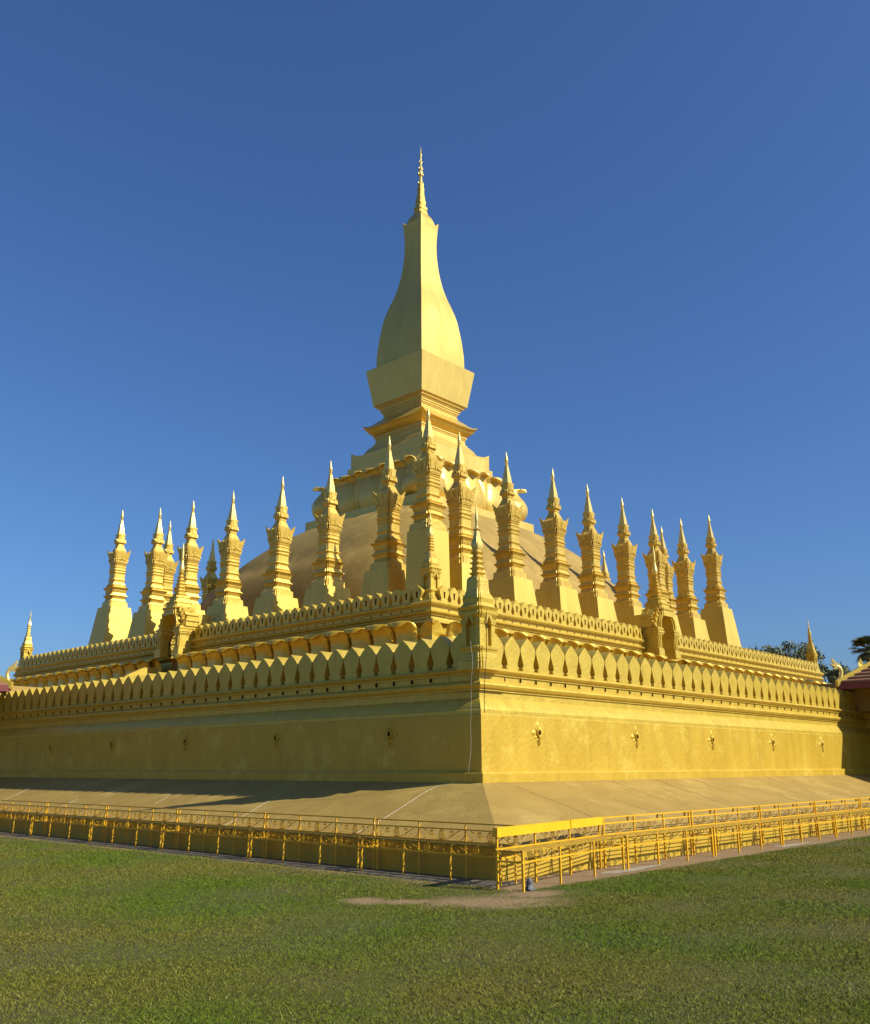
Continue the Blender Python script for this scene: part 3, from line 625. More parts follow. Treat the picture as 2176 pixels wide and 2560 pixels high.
def small_stupa(loc, label, tall=False):
    zt = 13.0 if False else loc[2]
    t = thing('small_stupa', label, 'stupa', loc, 'ring of small spired stupas')
    def part(nm, pr, plan, mt, sm=None, parent=None):
        m = MB(); m.loft(pr, plan); return obj(nm, m, mt, parent or t, loc=loc, smooth=sm)
    if tall: part('pedestal', [(-5.1, .80), (-3.0, .74), (0, .70)], SQ, GOLD_PLAIN)
    else: part('pedestal', [(-3.8, 1.27), (0, .81)], SQ, GOLD_PLAIN)
    part('moulded_base', COLP, RED, GOLD_STUPA)
    part('banded_shaft', NECKP, RED, GOLD_STUPA)
    cp = part('capital', CAPP, RED, GOLD_STUPA)
    m = MB(); leaf_plates(m, .5); m.v = [(x*.95, y*.95, z) for x, y, z in m.v]; obj('acanthus_leaves', m, GOLD_STUPA, cp, loc=loc)
    part('roof', ROOFP, RED, GOLD_STUPA, 35)
    cl = part('collar', COLLP, RED, GOLD_STUPA)
    m = MB()
    for k in range(4):
        c, s_ = [(1, 0), (0, 1), (-1, 0), (0, -1)][k]
        for a in (-.2, -.07, .07, .2):
            m.prism([(a-.06, 4.60), (a-.065, 4.70), (a, 4.86), (a+.065, 4.70), (a+.06, 4.60)], .27, .335, lambda p, o, z: (c*o-s_*p, s_*o+c*p, z))
        m.prism([(-.1, 4.84), (-.10, 5.1), (0, 5.22), (.10, 5.1), (.1, 4.84)], .24, .285, lambda p, o, z: (c*o-s_*p, s_*o+c*p, z))
    obj('lotus_collar', m, GOLD_STUPA, cl, loc=loc)
    part('spire', [(z, w) for z, w in SPIREP] if not tall else [(z, w) for z, w in SPIREP], square(1), GOLD_LEAF)
    part('finial', FINP, circ(12), GOLD_LEAF, 40)
    m = MB(); w = .885                                   # rope light down the near corner
    pts = [(-(w_*.93+.010), -(w_*.93+.010), z) for z, w_ in [p for p in COLP+NECKP+CAPP][::2]]
    m.tube(pts, .010, 4); obj('light_string', m, RUST, t, loc=loc)
    return t
ordn = ['', 'first', 'second', 'third', 'fourth', 'fifth', 'sixth', 'seventh', 'eighth']
tallS = small_stupa((31.1, 28.97, 12.40), 'tall golden spired stupa on the near corner, standing in front of the great tower', True)
tallS.scale = (1, 1, .905)
ordS = small_stupa((33.45, 28.97, 11.05), 'golden spired stupa, first to the right of the tall corner stupa')
for i, (x, tip) in enumerate([(37.39, 18.06), (41.5, 18.12), (45.19, 18.01), (49.04, 17.97), (52.84, 18.01), (56.67, 18.12)]):
    dup(ordS, (x, 28.97, tip-7.09), 0, 'golden spired stupa on sloping pedestal, %s to the right of the tall corner stupa' % ordn[i+2])
for i, (y, tip) in enumerate([(31.64, 17.94), (36.12, 17.65), (40.39, 17.68), (45.0, 17.75), (49.37, 18.02), (53.36, 18.34)]):
    dup(ordS, (31.1, y, tip-7.09), 0, 'golden spired stupa on sloping pedestal, %s to the left of the tall corner stupa' % ordn[i+1])
dup(ordS, (61.06, 28.97, 12.30), 0, 'golden spired stupa at the right end of the ring, last before the open sky', (.98, .98, .985))
dup(ordS, (31.1, 58.27, 12.12), 0, 'golden spired stupa at the left end of the ring, last before the open sky', (.98, .98, .985))
dup(ordS, (61.06, 32.8, 12.0), 0, 'golden spired stupa of the far row peeping out behind the sixth on the right')
dup(ordS, (34.9, 58.4, 12.0), 0, 'golden spired stupa of the far row, half hidden by the sixth on the left')
dup(ordS, (61.06, 37.9, 10.93), 0, 'far row stupa whose spire tip shows above the right side of the dome')
dup(ordS, (38.7, 58.4, 11.36), 0, 'shaded golden stupa of the far row seen past the left side of the dome')

for i, o in enumerate([o for o in bpy.data.objects if o.name.startswith('small_stupa')]):
    o.rotation_euler = (R(.35*math.sin(i*2.7)), R(.35*math.cos(i*1.9)), R(1.3*math.sin(i*4.1)))
# ------------------------------------------------------------------ great stupa
CX, CY = 46.1, 43.7
gs = thing('great_stupa', 'great golden central stupa with a bottle shaped tower on a tan dome', 'stupa', (CX, CY, 7.4))
def superq(n, e=4.2):
    p = []
    for i in range(n):
        t = 2*math.pi*i/n; c, s_ = math.cos(t), math.sin(t)
        k = (abs(c)**e+abs(s_)**e)**(-1/e); p.append((c*k, s_*k))
    return p
m = MB(); dome = catmull([(7.4, 13.7), (9.5, 13.6), (11.2, 13.1), (12.8, 12.25), (13.85, 11.2), (14.95, 10.25), (16.3, 8.65), (17.3, 7.0), (17.9, 5.6)], 6)
m.loft([(z, w) for z, w in dome], superq(96)); 
tmp = obj('dome', MB(), BROWN, gs); bpy.data.objects.remove(tmp)
def gobj(nm, m, mt, sm=None, parent=None): return obj(nm, m, mt, parent or gs, loc=(CX, CY, 0), smooth=sm)
gobj('dome', m, BROWN, 60)
m = MB(); m.loft([(17.0, 5.76), (18.33, 5.76), (18.33+.001, 5.70), (18.5, 4.8)], SQ); gobj('base_block', m, GOLD_TOWER)
m = MB(); m.loft(catmull([(18.4, 4.75), (19.3, 4.9), (20.4, 4.75), (20.9, 4.55), (21.3, 4.30), (21.55, 4.05), (21.75, 3.85)], 4)+[(21.75, 3.72), (21.9, 3.72), (22.31, 3.72), (22.33, 3.55)], SQ); gobj('lotus_core', m, GOLD_TOWER, 25)
def tf(k):
    c, s_ = [(1, 0), (0, 1), (-1, 0), (0, -1)][k]
    return lambda a, o, z: (c*o-s_*a, s_*o+c*a, z)
TP_F = [(5.0, 18.36), (5.13, 18.8), (5.20, 19.35), (5.14, 19.95), (5.02, 20.45), (4.95, 20.75), (5.03, 20.98), (5.16, 21.14), (5.32, 21.18), (5.46, 21.08), (5.50, 20.90)]
TP_S = [(4.9, 18.36), (5.02, 19.1), (5.06, 19.8), (4.98, 20.4), (4.88, 20.8), (4.94, 21.06), (5.06, 21.22), (5.22, 21.28), (5.37, 21.20), (5.43, 21.02)]
wfp = lambda t: (.80+.20*math.sin(math.pi*min(t/.55, 1))) if t < .42 else (1.0-.30*((t-.42)/.33) if t < .75 else max(.03, (1-((t-.75)/.25)**2.2))*.70)
wfc = lambda t: wfp(t) if t < .42 else max(.03, 1.0-.72*((t-.42)/.36) if t < .78 else .28*(1-(t-.78)/.22))
wfs = lambda t: .12+.88*(t/.72)**1.6 if t < .72 else max(.03, 1-((t-.72)/.28)**2.2)
for k in range(4):
    T = tf(k)
    for a in (-2.45, 0, 2.45):
        m = MB(); petal(m, T, a, 1.24, TP_F, .30, 16, wfp, False, 4); solid(gobj('lotus_petal', m, GOLD_TOWER, 60), .08)
    for a in (-3.66, -1.22, 1.22, 3.66):
        m = MB(); petal(m, T, a, .60, TP_S, .10, 9, wfs); solid(gobj('lotus_petal', m, GOLD_TOWER, 60), .08)
    ang = math.pi/4+k*math.pi/2; ca, sa = math.cos(ang), math.sin(ang)
    m = MB(); petal(m, lambda a, o, z: (ca*o-sa*a, sa*o+ca*a, z), 0, 1.5, [(6.9, 18.36), (7.5, 18.75), (7.72, 19.3), (7.55, 19.9), (7.15, 20.4), (7.06, 20.65), (7.20, 20.88), (7.42, 20.98), (7.62, 20.92), (7.72, 20.74)], 1.45, 14, wfc)
    solid(gobj('corner_petal', m, GOLD_TOWER, 60), .08)
SQ12 = square(16)
def horn(zc, p): return lambda u, v, k: 0
m = MB()
def ring_sq(w, z, rise=0, pw=6, n=16): return [(u*w, v*w, z + rise*(min(abs(u), abs(v))**pw)) for u, v in square(n)]
m.rings([ring_sq(3.55, 22.33), ring_sq(3.55, 23.05), ring_sq(3.56, 23.15, .38, 7), ring_sq(3.42, 23.14, .32, 7), ring_sq(3.3, 23.10)]); gobj('horned_block', m, GOLD_TOWER)
m = MB(); m.loft([(23.08, 3.28)]+catmull([(23.12, 3.25), (23.38, 3.0), (23.55, 2.88), (23.75, 2.78), (23.95, 2.65)], 3)+[(23.96, 2.56), (24.06, 2.56), (24.08, 2.48), (24.25, 2.42), (24.3, 2.34), (24.62, 2.31), (24.64, 2.36), (24.72, 2.36), (24.74, 2.42), (24.86, 2.42)], SQ); gobj('waist_mouldings', m, GOLD_TOWER, 25)
m = MB(); m.rings([ring_sq(2.38, 24.85), ring_sq(2.50, 24.93, .03), ring_sq(2.66, 25.02, .07), ring_sq(2.80, 25.16, .12, 8), ring_sq(2.90, 25.30, .18, 9), ring_sq(3.02, 25.34, .30, 10), ring_sq(2.95, 25.40, .24, 9), ring_sq(2.75, 25.52, .10), ring_sq(2.52, 25.72, .03), ring_sq(2.30, 25.98), ring_sq(2.08, 26.16)]); gobj('flared_cornice', m, GOLD_TOWER, 50)
m = MB(); m.loft([(26.15, 2.06), (26.2, 2.0), (26.45, 1.90), (26.55, 1.90), (26.56, 1.95), (26.64, 1.95), (26.66, 2.02), (26.78, 2.02), (26.80, 2.09), (26.92, 2.09), (26.94, 2.15), (27.05, 2.17), (27.07, 2.30), (27.16, 2.30), (27.18, 2.38), (27.26, 2.38)], SQ); gobj('neck_mouldings', m, GOLD_TOWER)
m = MB(); m.loft([(27.24, 2.46), (30.02, 2.87), (30.06, 2.85), (30.30, 2.34)], SQ); gobj('flared_box', m, GOLD_TOWER)
m = MB(); bot = catmull([(30.25, 2.33), (31.1, 2.32), (31.72, 2.28), (32.61, 2.20), (33.5, 2.085), (34.41, 1.94), (35.31, 1.70), (36.23, 1.42), (37.15, 1.20), (38.08, 1.05), (39.01, .95), (39.95, .89), (40.9, .88), (42.04, .94)], 5)
rg = [ring_sq(w, z, 0, 6, 8) for z, w in bot]+[ring_sq(1.00, 42.36, .36, 5, 8), ring_sq(.90, 42.36, .30, 5, 8), ring_sq(.80, 42.30, 0, 6, 8)]
m.rings(rg); gobj('bottle_tower', m, GOLD_TOWER, 25)
m = MB(); m.loft(catmull([(42.28, .80), (42.52, .79), (42.85, .72), (43.2, .59), (43.45, .44), (43.55, .40)], 4), SQ); gobj('cap', m, GOLD_TOWER, 25)
m = MB(); m.loft([(43.5, .42), (43.62, .42), (43.64, .37), (43.82, .36), (43.86, .40), (44.12, .40), (44.16, .34), (44.3, .29), (44.5, .31), (44.72, .305), (44.78, .27), (45.0, .25), (45.12, .25), (45.16, .22), (45.5, .205), (45.9, .21), (45.95, .18), (46.3, .18), (46.36, .13)], RED); gobj('tiered_finial', m, GOLD_STUPA)
m = MB(); m.loft([(46.33, .17), (46.42, .15), (46.8, .12), (46.95, .10), (47.0, .16), (47.3, .19), (47.36, .17), (47.55, .10), (47.7, .14), (47.8, .12), (48.0, .08), (48.25, .10), (48.4, .06), (48.75, .05), (48.88, .10), (48.98, .09), (49.1, .05), (49.8, .006)], circ(10)); 
for i in range(8):
    t = 2*math.pi*i/8
    for zz, r0, L_ in ((47.0, .17, .32), (47.55, .13, .26), (46.2, .19, .25), (48.2, .09, .2)):
        c, s_ = math.cos(t), math.sin(t)
        m.add([(c*r0-s_*.04, s_*r0+c*.04, zz), (c*r0+s_*.04, s_*r0-c*.04, zz), (c*(r0+.07), s_*(r0+.07), zz+L_*.5), (c*(r0+.03), s_*(r0+.03), zz+L_)], [(0, 1, 2), (0, 2, 3), (1, 3, 2), (0, 3, 1)])
gobj('needle_spire', m, GOLD_LEAF, 35)

# ------------------------------------------------------------------ chapels with tiled roofs
def naga(mb, T, s=1.0):
    """rearing serpent head: curling tail base, S-shaped neck, crest and open jaw; o is along the eave direction, z up"""
    pts = catmull([(0.9, 0, .55), (.55, 0, .22), (.2, 0, .05), (0, 0, .15), (-.02, 0, .42), (.05, 0, .68), (-.02, 0, .92), (-.18, 0, 1.02)], 5)
    n = len(pts); rg = []
    for i, p in enumerate(pts):
        a = Vector(pts[max(0, i-1)]); b = Vector(pts[min(n-1, i+1)]); t = (b-a).normalized(); sd = Vector((0, 1, 0)); q = t.cross(sd)
        r = .13*(1-.35*i/n)
        rg.append([T(*(Vector(p)*s + (sd*math.cos(2*math.pi*k/8)+q*math.sin(2*math.pi*k/8))*r*s)) for k in range(8)])
    mb.rings(rg)
    def plate(out, y0, y1):
        k = len(out); mb.add([T(a*s, y0*s, z*s) for a, z in out]+[T(a*s, y1*s, z*s) for a, z in out], [tuple(range(k)), tuple(range(2*k-1, k-1, -1))]+[(i, (i+1) % k, k+(i+1) % k, k+i) for i in range(k)])
    plate([(-.05, .95), (-.22, .93), (-.42, 1.02), (-.55, 1.16), (-.46, 1.14), (-.32, 1.10), (-.34, 1.18), (-.42, 1.30), (-.40, 1.46), (-.32, 1.34), (-.22, 1.20), (-.08, 1.16), (.02, 1.08)], -.07, .07)
    plate([(-.2, .98), (-.4, .90), (-.34, .84), (-.12, .88)], -.06, .06)
    plate([(.0, .2), (-.2, .12), (-.35, .0), (-.2, -.05), (.3, -.08), (.9, .3), (.95, .5)], -.09, .09)
    plate([(.15, .35), (.5, .62), (.3, .18)], -.05, .05)
def chapel(T, label):
    """T maps (x right, y deep, z) of the right hand chapel to the scene; x=34 is the eave nearest the corner"""
    x0, xr, y0, y1 = 34.85, 43.0, 12.08, 1.5
    t = thing('chapel', label, 'chapel', T(xr, 9, 1.3))
    zr = lambda d: 4.49 + .70*d + .016*d*d
    def rect(d, z): return [T(*p) for p in ((x0+d, y0-d, z), (2*xr-x0-d, y0-d, z), (2*xr-x0-d, y1+d, z), (x0+d, y1+d, z))]
    m = MB(); n = 26; dd = 4.9/n
    for k in range(n):                                  # overlapping courses of tiles on a hipped roof
        m.rings([rect(k*dd-.02, zr(k*dd)), rect(k*dd-.02, zr(k*dd)+.07), rect((k+1)*dd+.01, zr((k+1)*dd)+.02), rect((k+1)*dd+.01, zr((k+1)*dd)-.05)], False)
    obj('tiled_roof', m, TILE, t)
    m = MB(); m.rings([rect(0, 4.27), rect(-.05, 4.27), rect(-.05, 4.48), rect(0, 4.50), rect(0, 4.27)], False); obj('eave_board', m, REDWOOD, t)
    m = MB(); m.rings([rect(.02, 4.31), rect(2.4, 4.37)], False); obj('soffit', m, OCHRE_WALL, t)
    for sx, sy in ((0, 0), (1, 0), (1, 1), (0, 1)):
        X0, Y0 = (x0 if not sx else 2*xr-x0), (y0 if not sy else y1); ux, uy = (1 if not sx else -1), (-1 if not sy else 1)
        H = lambda d, p, z: T(X0+ux*d+uy*p*.7071, Y0+uy*d-ux*p*.7071, z)      # d along the hip (plan, per axis), p across
        m = MB(); K = 14
        for k in range(K):
            da, db = 4.8*k/K-.05, 4.8*(k+1)/K-.05
            v = [(da, -.09, zr(da)-.10), (db, -.09, zr(db)-.10), (db, .09, zr(db)-.10), (da, .09, zr(da)-.10), (da, -.09, zr(da)+.16), (db, -.09, zr(db)+.16), (db, .09, zr(db)+.16), (da, .09, zr(da)+.16)]
            m.add([H(*p) for p in v], [(0, 3, 2, 1), (4, 5, 6, 7), (0, 1, 5, 4), (1, 2, 6, 5), (2, 3, 7, 6), (3, 0, 4, 7)])
            if k > 1:
                zm = zr(da)+.14
                m.add([H(da-.07, -.04, zm), H(da+.08, -.04, zm), H(da+.08, .04, zm), H(da-.07, .04, zm), H(da-.05, 0, zm+.17), H(da+.02, 0, zm+.33)], [(0, 1, 5, 4), (1, 2, 5), (2, 3, 4, 5), (3, 0, 4), (0, 3, 2, 1)])
        bo = obj('hip_ridge', m, GOLD_TRIM, t)
        nm = MB(); naga(nm, lambda o, p, z: H((o+.12)*.7071, p, 4.43+z), .66); obj('naga_finial', nm, GOLD_LEAF, bo, smooth=50)
    m = MB(); m.box(x0+1.35, 2*xr-x0-1.35, 3.5, 14.2, 3.52, 4.6, T); obj('wall', m, OCHRE_WALL, t)
    for yy in (10.75, 8.3, 5.8, 3.3):
        m = MB(); cx, cy, _ = T(x0+.75, yy, 0)
        m.loft([(3.0, .26), (3.62, .26), (3.64, .18), (3.9, .17), (3.95, .22), (4.1, .26), (4.55, .26)], circ(14), cx, cy); obj('column', m, PILLAR, t, smooth=40)
    return t
chapel(lambda x, y, z: (x, y, z), 'chapel with red brown tiles and a golden serpent finial at the right edge')
chapel(lambda x, y, z: (y+2.42, x-.62, z), 'chapel with a golden serpent finial and red eave at the left edge')
for o_ in [o for o in bpy.data.objects if o.name.startswith('chapel') and o.type == 'EMPTY']: o_['group'] = 'tiled chapels beside the outer wall'

# ------------------------------------------------------------------ iron benches
def bench_mesh_parts(L, depth, twist, board):
    parts = []; nb = 3; bay_ = L/nb
    def post(x, y, h, w):
        m = MB(); n = 14 if twist else 2; rg = []
        for i in range(n):
            z = h*i/(n-1); a = (z*9.0 if twist else 0); 
            rg.append([(x+w*math.cos(a+math.pi/4+k*math.pi/2)*.72, y+w*math.sin(a+math.pi/4+k*math.pi/2)*.72, z) for k in range(4)])
        m.rings(rg); return m
    for i in range(nb+1):
        x = min(max(i*bay_, .035), L-.035); w = (.019 if twist else .027) if i not in (0, nb) else (.024 if twist else .029)
        parts.append(('leg', post(x, -depth, .50, w), ENAMEL)); parts.append(('leg', post(x, 0, .79, w), ENAMEL))
    m = MB(); m.box(0, L, -.011, .011, .769, .790); m.box(0, L, -.011, .011, .676, .697); m.box(0, L, -.010, .010, .504, .524); parts.append(('back_rail', m, ENAMEL))
    m = MB()
    m.box(0, L, -depth-.012, -depth+.012, .499, .522)
    for k in range(1, 5): m.box(0, L, -depth*k/5-.0045, -depth*k/5+.0045, .506, .516)
    for i in range(nb*2+1):
        x = min(max(i*bay_/2, .02), L-.02); m.box(x-.012, x+.012, -depth, 0, .490, .504)
    parts.append(('seat', m, DARK_ENAMEL))
    def panel(y, z0, h):
        m = MB(); r = .0065
        for i in range(nb):
            c = (i+.5)*bay_; T = lambda a, z: (c+a, y, z0+z)
            rx, rz = .058, h*.46
            m.tube([T(rx*math.cos(2*math.pi*k/16), h*.52+rz*math.sin(2*math.pi*k/16)) for k in range(16)], r, 4, closed=True)
            for q in range(6):
                a = math.pi*q/3; m.tube([T(rx*.5*math.cos(a)+rx*.32*math.cos(2*math.pi*k/8), h*.52+rz*.5*math.sin(a)+rz*.3*math.sin(2*math.pi*k/8)) for k in range(8)], r*.8, 4, closed=True)
            for sg in (-1, 1):
                b = bay_/2
                m.tube([T(sg*p, z*h) for p, z in catmull([(.0, .03), (.10, .10), (.20, .38), (.30, .78), (.38, .97)], 4)], r, 4)      # V arm
                m.tube([T(sg*(.20+.055*(1-k/16*.7)*math.cos(k*.55+.3)), h*.66+h*.28*(1-k/16*.7)*math.sin(k*.55+.3)) for k in range(17)], r, 4)
                m.tube([T(sg*p, z*h) for p, z in catmull([(b-.01, .9), (b-.02, .55), (b-.05, .2), (b-.11, .06), (b-.155, .22), (b-.15, .42), (b-.12, .40)], 4)], r, 4)
        return m
    parts.append(('back_scrolls', panel(0, .526, .146), ENAMEL if twist else DARK_ENAMEL))
    m = panel(-depth, .372, .123); parts.append(('front_scrolls', m, ENAMEL if twist else DARK_ENAMEL)); m = MB(); m.box(0, L, -depth-.011, -depth+.011, .357, .376); parts.append(('lower_rail', m, ENAMEL))
    m = MB()
    for x in (.03, L-.03): m.box(x-.012, x+.012, -depth, 0, .355, .376)
    parts.append(('side_rail', m, ENAMEL))
    if board:
        m = MB(); m.box(-.02, L*.655, -.045, .03, .672, .795); m.box(L*.662, L+.02, -.047, .03, .676, .798); parts.append(('back_board', m, ENAMEL2))
    else:
        m = MB()
        for i in range(nb):
            x = (i+1)*bay_-.14; m.box(x-.02, x+.02, .012, .045, .70, .768)
        parts.append(('bracket', m, DARK_ENAMEL))
    return parts
def bench(loc, rot, label, group, L=3.02, depth=.42, twist=False, board=False, brackets=True):
    t = thing('iron_bench', label, 'bench', loc, group, rot)
    for nm, m, mt in bench_mesh_parts(L, depth, twist, board):
        if nm == 'bracket' and not brackets: continue
        obj(nm, m, mt, t, loc=loc)
    return t
GB = 'yellow iron benches round the plinth'
bench((10.33, 8.37, 0), math.atan2(.41, 3.25), 'yellow iron bench at the near corner with a solid painted back board', GB, 3.25, .40, False, True)
b0 = bench((13.66, 8.80, 0), 0, 'yellow iron scrollwork bench on the right, next after the board backed corner bench', GB, 3.03, .43)
for i, wd in enumerate(('second', 'third', 'fourth', 'fifth', 'sixth')):
    dup(b0, (13.66+3.06*(i+1), 8.80, 0), 0, 'yellow iron scrollwork bench on the right, %s after the board backed corner bench' % wd)
b1 = bench((11.06, 11.47, 0), -math.pi/2, 'yellow iron bench with twisted legs on the left, nearest the corner', GB, 2.90, .34, True, False, False)
for i, wd in enumerate(('second', 'third', 'fourth', 'fifth', 'sixth', 'seventh')):
    dup(b1, (11.06, 11.47+2.92*(i+1), 0), -math.pi/2, 'yellow iron bench with twisted legs on the left, %s from the corner' % wd)

# plastic wrapped round the foot of the front corner leg
m = MB(); rg = []
for k in range(7):
    z = .0+.16*k/6; r = (.06, .075, .05, .04, .045, .03, .02)[k]
    rg.append([(10.58+r*(1+.35*math.sin(3*t+k*2)+.2*math.sin(5*t+k))*math.cos(t), 8.0+r*(1+.3*math.sin(2*t+k*3))*math.sin(t), z) for t in np.linspace(0, 2*math.pi, 14, endpoint=False)])
m.rings(rg); tag(obj('plastic_bag', m, PLASTIC, smooth=80), 'crumpled grey plastic bag tied round the foot of the corner bench', 'bag')

# ------------------------------------------------------------------ cords lying on the apron and hanging at the corner
def cord(pts, label, r=.0034, lift=.008):
    m = MB(); q = catmull(pts, 6); m.tube([(x, y, z+lift) for x, y, z in q], r, 5)
    tag(obj('cord', m, CORD), label, 'cord', 'pale cords on the sloping plinth')
def apz(x):                                             # height of the left apron at x
    o = x-PX; return float(np.interp(o, [-.03, .02, .5, 1.1, 1.7, 2.3, 2.75, 2.95, 3.2], [.475, .488, .60, .765, .935, 1.10, 1.235, 1.30, 1.31]))
def on_apron(l): return [(x, y, apz(x)) for x, y in l]
cord(on_apron([(14.0, 12.5), (13.86, 12.66), (13.51, 12.68), (12.58, 12.43), (11.88, 12.28), (11.2, 12.15)]), 'pale cord curving down the sloping plinth nearest the corner')
cord(on_apron([(13.53, 16.82), (13.31, 16.76), (12.47, 16.40), (11.71, 16.1), (11.2, 15.9)]), 'pale cord on the plinth at the tip of the corner shrine shadow')
cord(on_apron([(13.01, 20.74), (12.61, 20.43), (12.3, 20.27)]), 'short pale cord on the plinth just beyond the shrine shadow')
cord(on_apron([(13.3, 28.85), (12.69, 28.36), (12.14, 28.0), (11.4, 27.7)]), 'pale cord on the plinth farthest left, near the picture edge')
cord(on_apron([(12.38, 24.17), (12.1, 24.05), (11.83, 23.91)]), 'very short pale cord lower on the plinth, second from the left edge')
cord([(14.02, 11.9, 4.02), (13.98, 11.82, 3.6), (13.98, 11.86, 3.2), (14.0, 11.88, 2.84), (14.04, 11.94, 2.4), (14.06, 11.96, 1.95), (14.05, 12.02, 1.5)], 'thin pale cord hanging down the shaded wall beside the near corner', .0028, 0)

# ------------------------------------------------------------------ trees and roof behind
def leaf_cloud(mb, centers, n, size):
    for _ in range(n):
        c, r = centers[int(rng.integers(len(centers)))]
        d = rng.normal(size=3); d /= np.linalg.norm(d); rad = r*(rng.random()**.45)
        p = np.array(c)+d*rad*np.array([1, 1, .75]); a = rng.normal(size=3); a /= np.linalg.norm(a); b = np.cross(a, rng.normal(size=3)); b /= np.linalg.norm(b)
        s_ = size*(.6+.8*rng.random())
        mb.add([tuple(p-a*s_), tuple(p+b*s_*.45), tuple(p+a*s_), tuple(p-b*s_*.45)], [(0, 1, 2, 3)])
def tree(x, y, top, rad, label, nleaf, lobes, seed, size=.16):
    global rng; rng = np.random.default_rng(seed)
    t = thing('broadleaf_tree', label, 'tree', (x, y, 0))
    m = MB(); cs = []
    m.tube(catmull([(x, y, 0), (x+.1, y, top*.3), (x-.05, y+.1, top*.62)], 4), .22, 8)
    for i in range(lobes):
        a = rng.random()*2*math.pi; rr = rad*(.25+.75*rng.random()); zz = top-rad*.35-rad*1.3*rng.random()*(.4+rr/rad*.6)
        c = (x+rr*math.cos(a), y+rr*math.sin(a), zz); lr = rad*(.20+.22*rng.random()); c = (c[0], c[1], min(c[2], top-lr*.7)); cs.append((c, lr))
        m.tube(catmull([(x, y, top*.55), (x+(c[0]-x)*.5, y+(c[1]-y)*.5, (top*.55+c[2])/2+.2), (c[0], c[1], c[2])], 3), .05, 5)
        for _ in range(3):
            d = rng.normal(size=3); d /= np.linalg.norm(d); m.tube([c, tuple(np.array(c)+d*lr*1.05)], .018, 4)
    obj('trunk', m, BARK, t); m = MB(); leaf_cloud(m, cs, nleaf, size); obj('crown', m, LEAF, t, recalc=False)
def at(b, d): return d*math.cos(R(b)), d*math.sin(R(b))
tree(*at(21.65, 92), 14.0, 2.9, 'dark green leafy tree behind the right end of the second terrace', 4200, 24, 5, .135)
tree(*at(23.2, 96), 11.9, 1.3, 'small sparse treetop left of the dark tree behind the terrace', 700, 9, 9, .15)
tree(*at(19.55, 84), 10.3, 2.4, 'darker low tree between the right terrace spire and the chapel roof', 3600, 18, 12, .13)
def palm(x, y, top):
    t = thing('fan_palm', 'fan palm with drooping fronds rising above the right chapel roof', 'palm tree', (x, y, 0))
    m = MB(); m.tube(catmull([(x, y, 0), (x+.2, y, top*.5), (x, y, top)], 5), .18, 8); obj('trunk', m, BARK, t)
    m = MB(); r2 = np.random.default_rng(3)
    for i in range(84):
        az = r2.random()*2*math.pi; el = R(-55+125*r2.random()); L_ = .45+.3*r2.random()
        d = Vector((math.cos(az)*math.cos(el), math.sin(az)*math.cos(el), math.sin(el))); b = Vector((x, y, top)); e = b+d*L_
        m.tube([b, e], .018, 4)
        sd = d.cross(Vector((0, 0, 1))).normalized(); u = sd.cross(d)
        for k in range(17):
            a = R(-80+10*k); dd = d*math.cos(a)+sd*math.sin(a); Lf = (.52+.12*math.cos(a))
            tip = e+dd*Lf+Vector((0, 0, -.22*Lf)); w = u.cross(dd).normalized()*.03
            m.add([tuple(e), tuple(e+dd*Lf*.5+w), tuple(tip), tuple(e+dd*Lf*.5-w)], [(0, 1, 2, 3)])
    obj('crown', m, PALM, t, recalc=False)
palm(*at(17.4, 66), 8.9)
hx, hy = at(18.35, 74); hall = thing('far_hall', 'distant hall with a curved dark slate roof behind the chapel roof', 'hall', (hx, hy, 0))
m = MB(); pr = [(-3.6, 6.3), (-2.6, 7.3), (-1.8, 7.95), (-.9, 8.3), (0, 8.42), (.9, 8.3), (1.8, 7.95), (2.6, 7.3), (3.6, 6.3), (3.6, 6.1), (-3.6, 6.1)]
ca, sa = math.cos(R(18.35)), math.sin(R(18.35)); Th = lambda a, o, z: (hx+sa*a+ca*o, hy-ca*a+sa*o, z)
pr2 = [(a*.42, 5.6+(z-6.0)*1.0) for a, z in pr]; m.prism(pr2, 0, 10, Th); obj('curved_roof', m, SLATE, hall)
m = MB(); m.box(-1.3, 1.3, .3, 9.7, 0, 5.7, Th); obj('wall', m, OCHRE_WALL, hall)

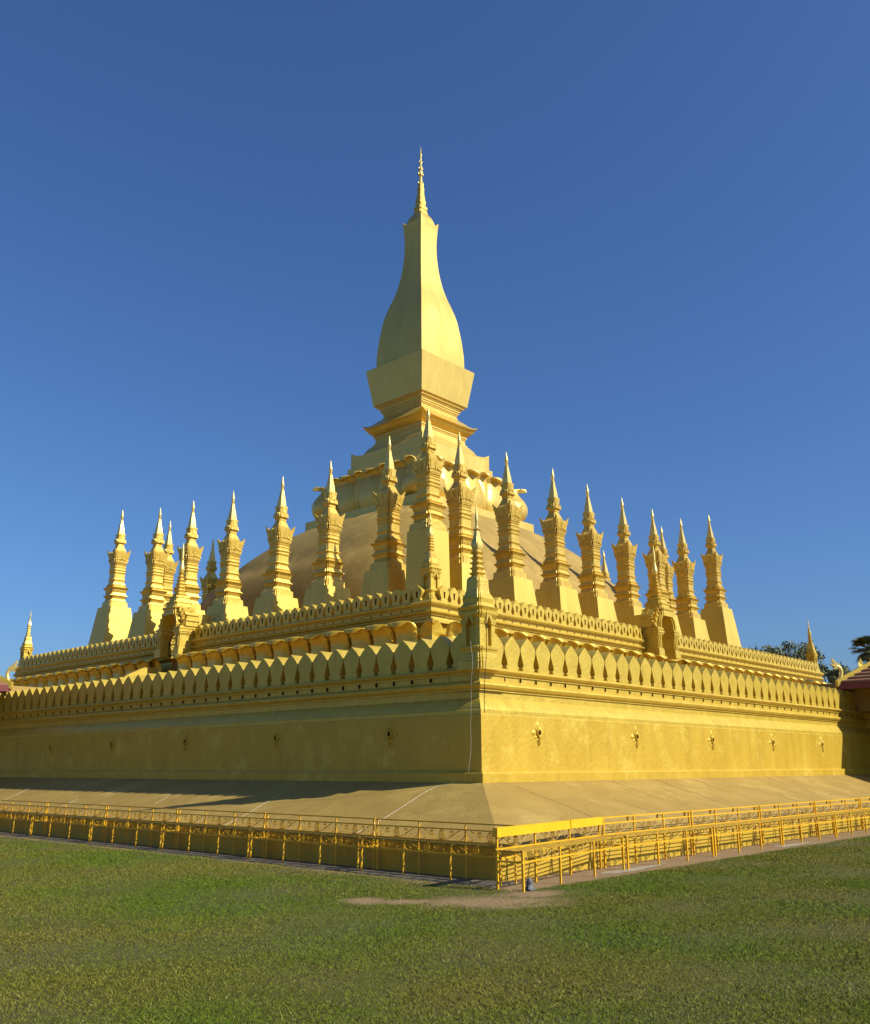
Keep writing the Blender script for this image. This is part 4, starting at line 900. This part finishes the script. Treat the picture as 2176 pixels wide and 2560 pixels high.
# ------------------------------------------------------------------ grass
NB = 900000
b = np.radians(np.where(rng.random(NB) < .75, rng.uniform(15, 71, NB), rng.uniform(-8, 96, NB))); r = rng.uniform(5.2, 27, NB)*rng.uniform(.75, 1.0, NB)
r = np.maximum(r, 4.8); x = r*np.cos(b); y = r*np.sin(b)
keep = ~((x > 10.46) & (y > 8.0))
dens = np.ones(NB)
for cx, cy, a, bb, ang in SOIL:
    dx, dy = x-cx, y-cy; c, s_ = math.cos(ang), math.sin(ang)
    e = np.sqrt(((dx*c+dy*s_)/a)**2+((dy*c-dx*s_)/bb)**2)
    dens *= np.clip((e-.45+.35*np.sin(x*5.1+2*np.sin(y*4.3))*np.sin(y*6.7))/.85, 0.02, 1)
wob = .5+.25*np.sin(x*2.3+1.2*np.sin(y*1.7))+.25*np.sin(y*2.9+1.5*np.sin(x*1.3))
keep &= rng.random(NB) < np.clip(dens*(.55+.6*wob), 0, 1)
x, y, r, wob = x[keep], y[keep], r[keep], wob[keep]; n = len(x)
h = (.007+.014*rng.random(n))*(.7+.6*wob); h *= np.where(rng.random(n) < .010, 2.2, 1)
w = (.0018+.0018*rng.random(n))*(.6+r/14); az = rng.uniform(0, 2*np.pi, n); lean = rng.uniform(.3, 2.2, n)*h; la = rng.uniform(0, 2*np.pi, n)
V = np.zeros((n, 3, 3)); V[:, 0, 0] = x-w*np.cos(az); V[:, 0, 1] = y-w*np.sin(az); V[:, 1, 0] = x+w*np.cos(az); V[:, 1, 1] = y+w*np.sin(az)
V[:, 2, 0] = x+lean*np.cos(la); V[:, 2, 1] = y+lean*np.sin(la); V[:, 2, 2] = h
me = bpy.data.meshes.new('grass'); me.vertices.add(3*n); me.vertices.foreach_set('co', V.reshape(-1).astype(np.float32))
me.loops.add(3*n); me.loops.foreach_set('vertex_index', np.arange(3*n, dtype=np.int32)); me.polygons.add(n)
me.polygons.foreach_set('loop_start', np.arange(0, 3*n, 3, dtype=np.int32)); me.update(calc_edges=True); me.validate(); me.materials.append(BLADE)
go = bpy.data.objects.new('grass', me); COL.objects.link(go); tag(go, 'short green and straw coloured lawn grass in front of the benches', 'grass', kind='stuff')
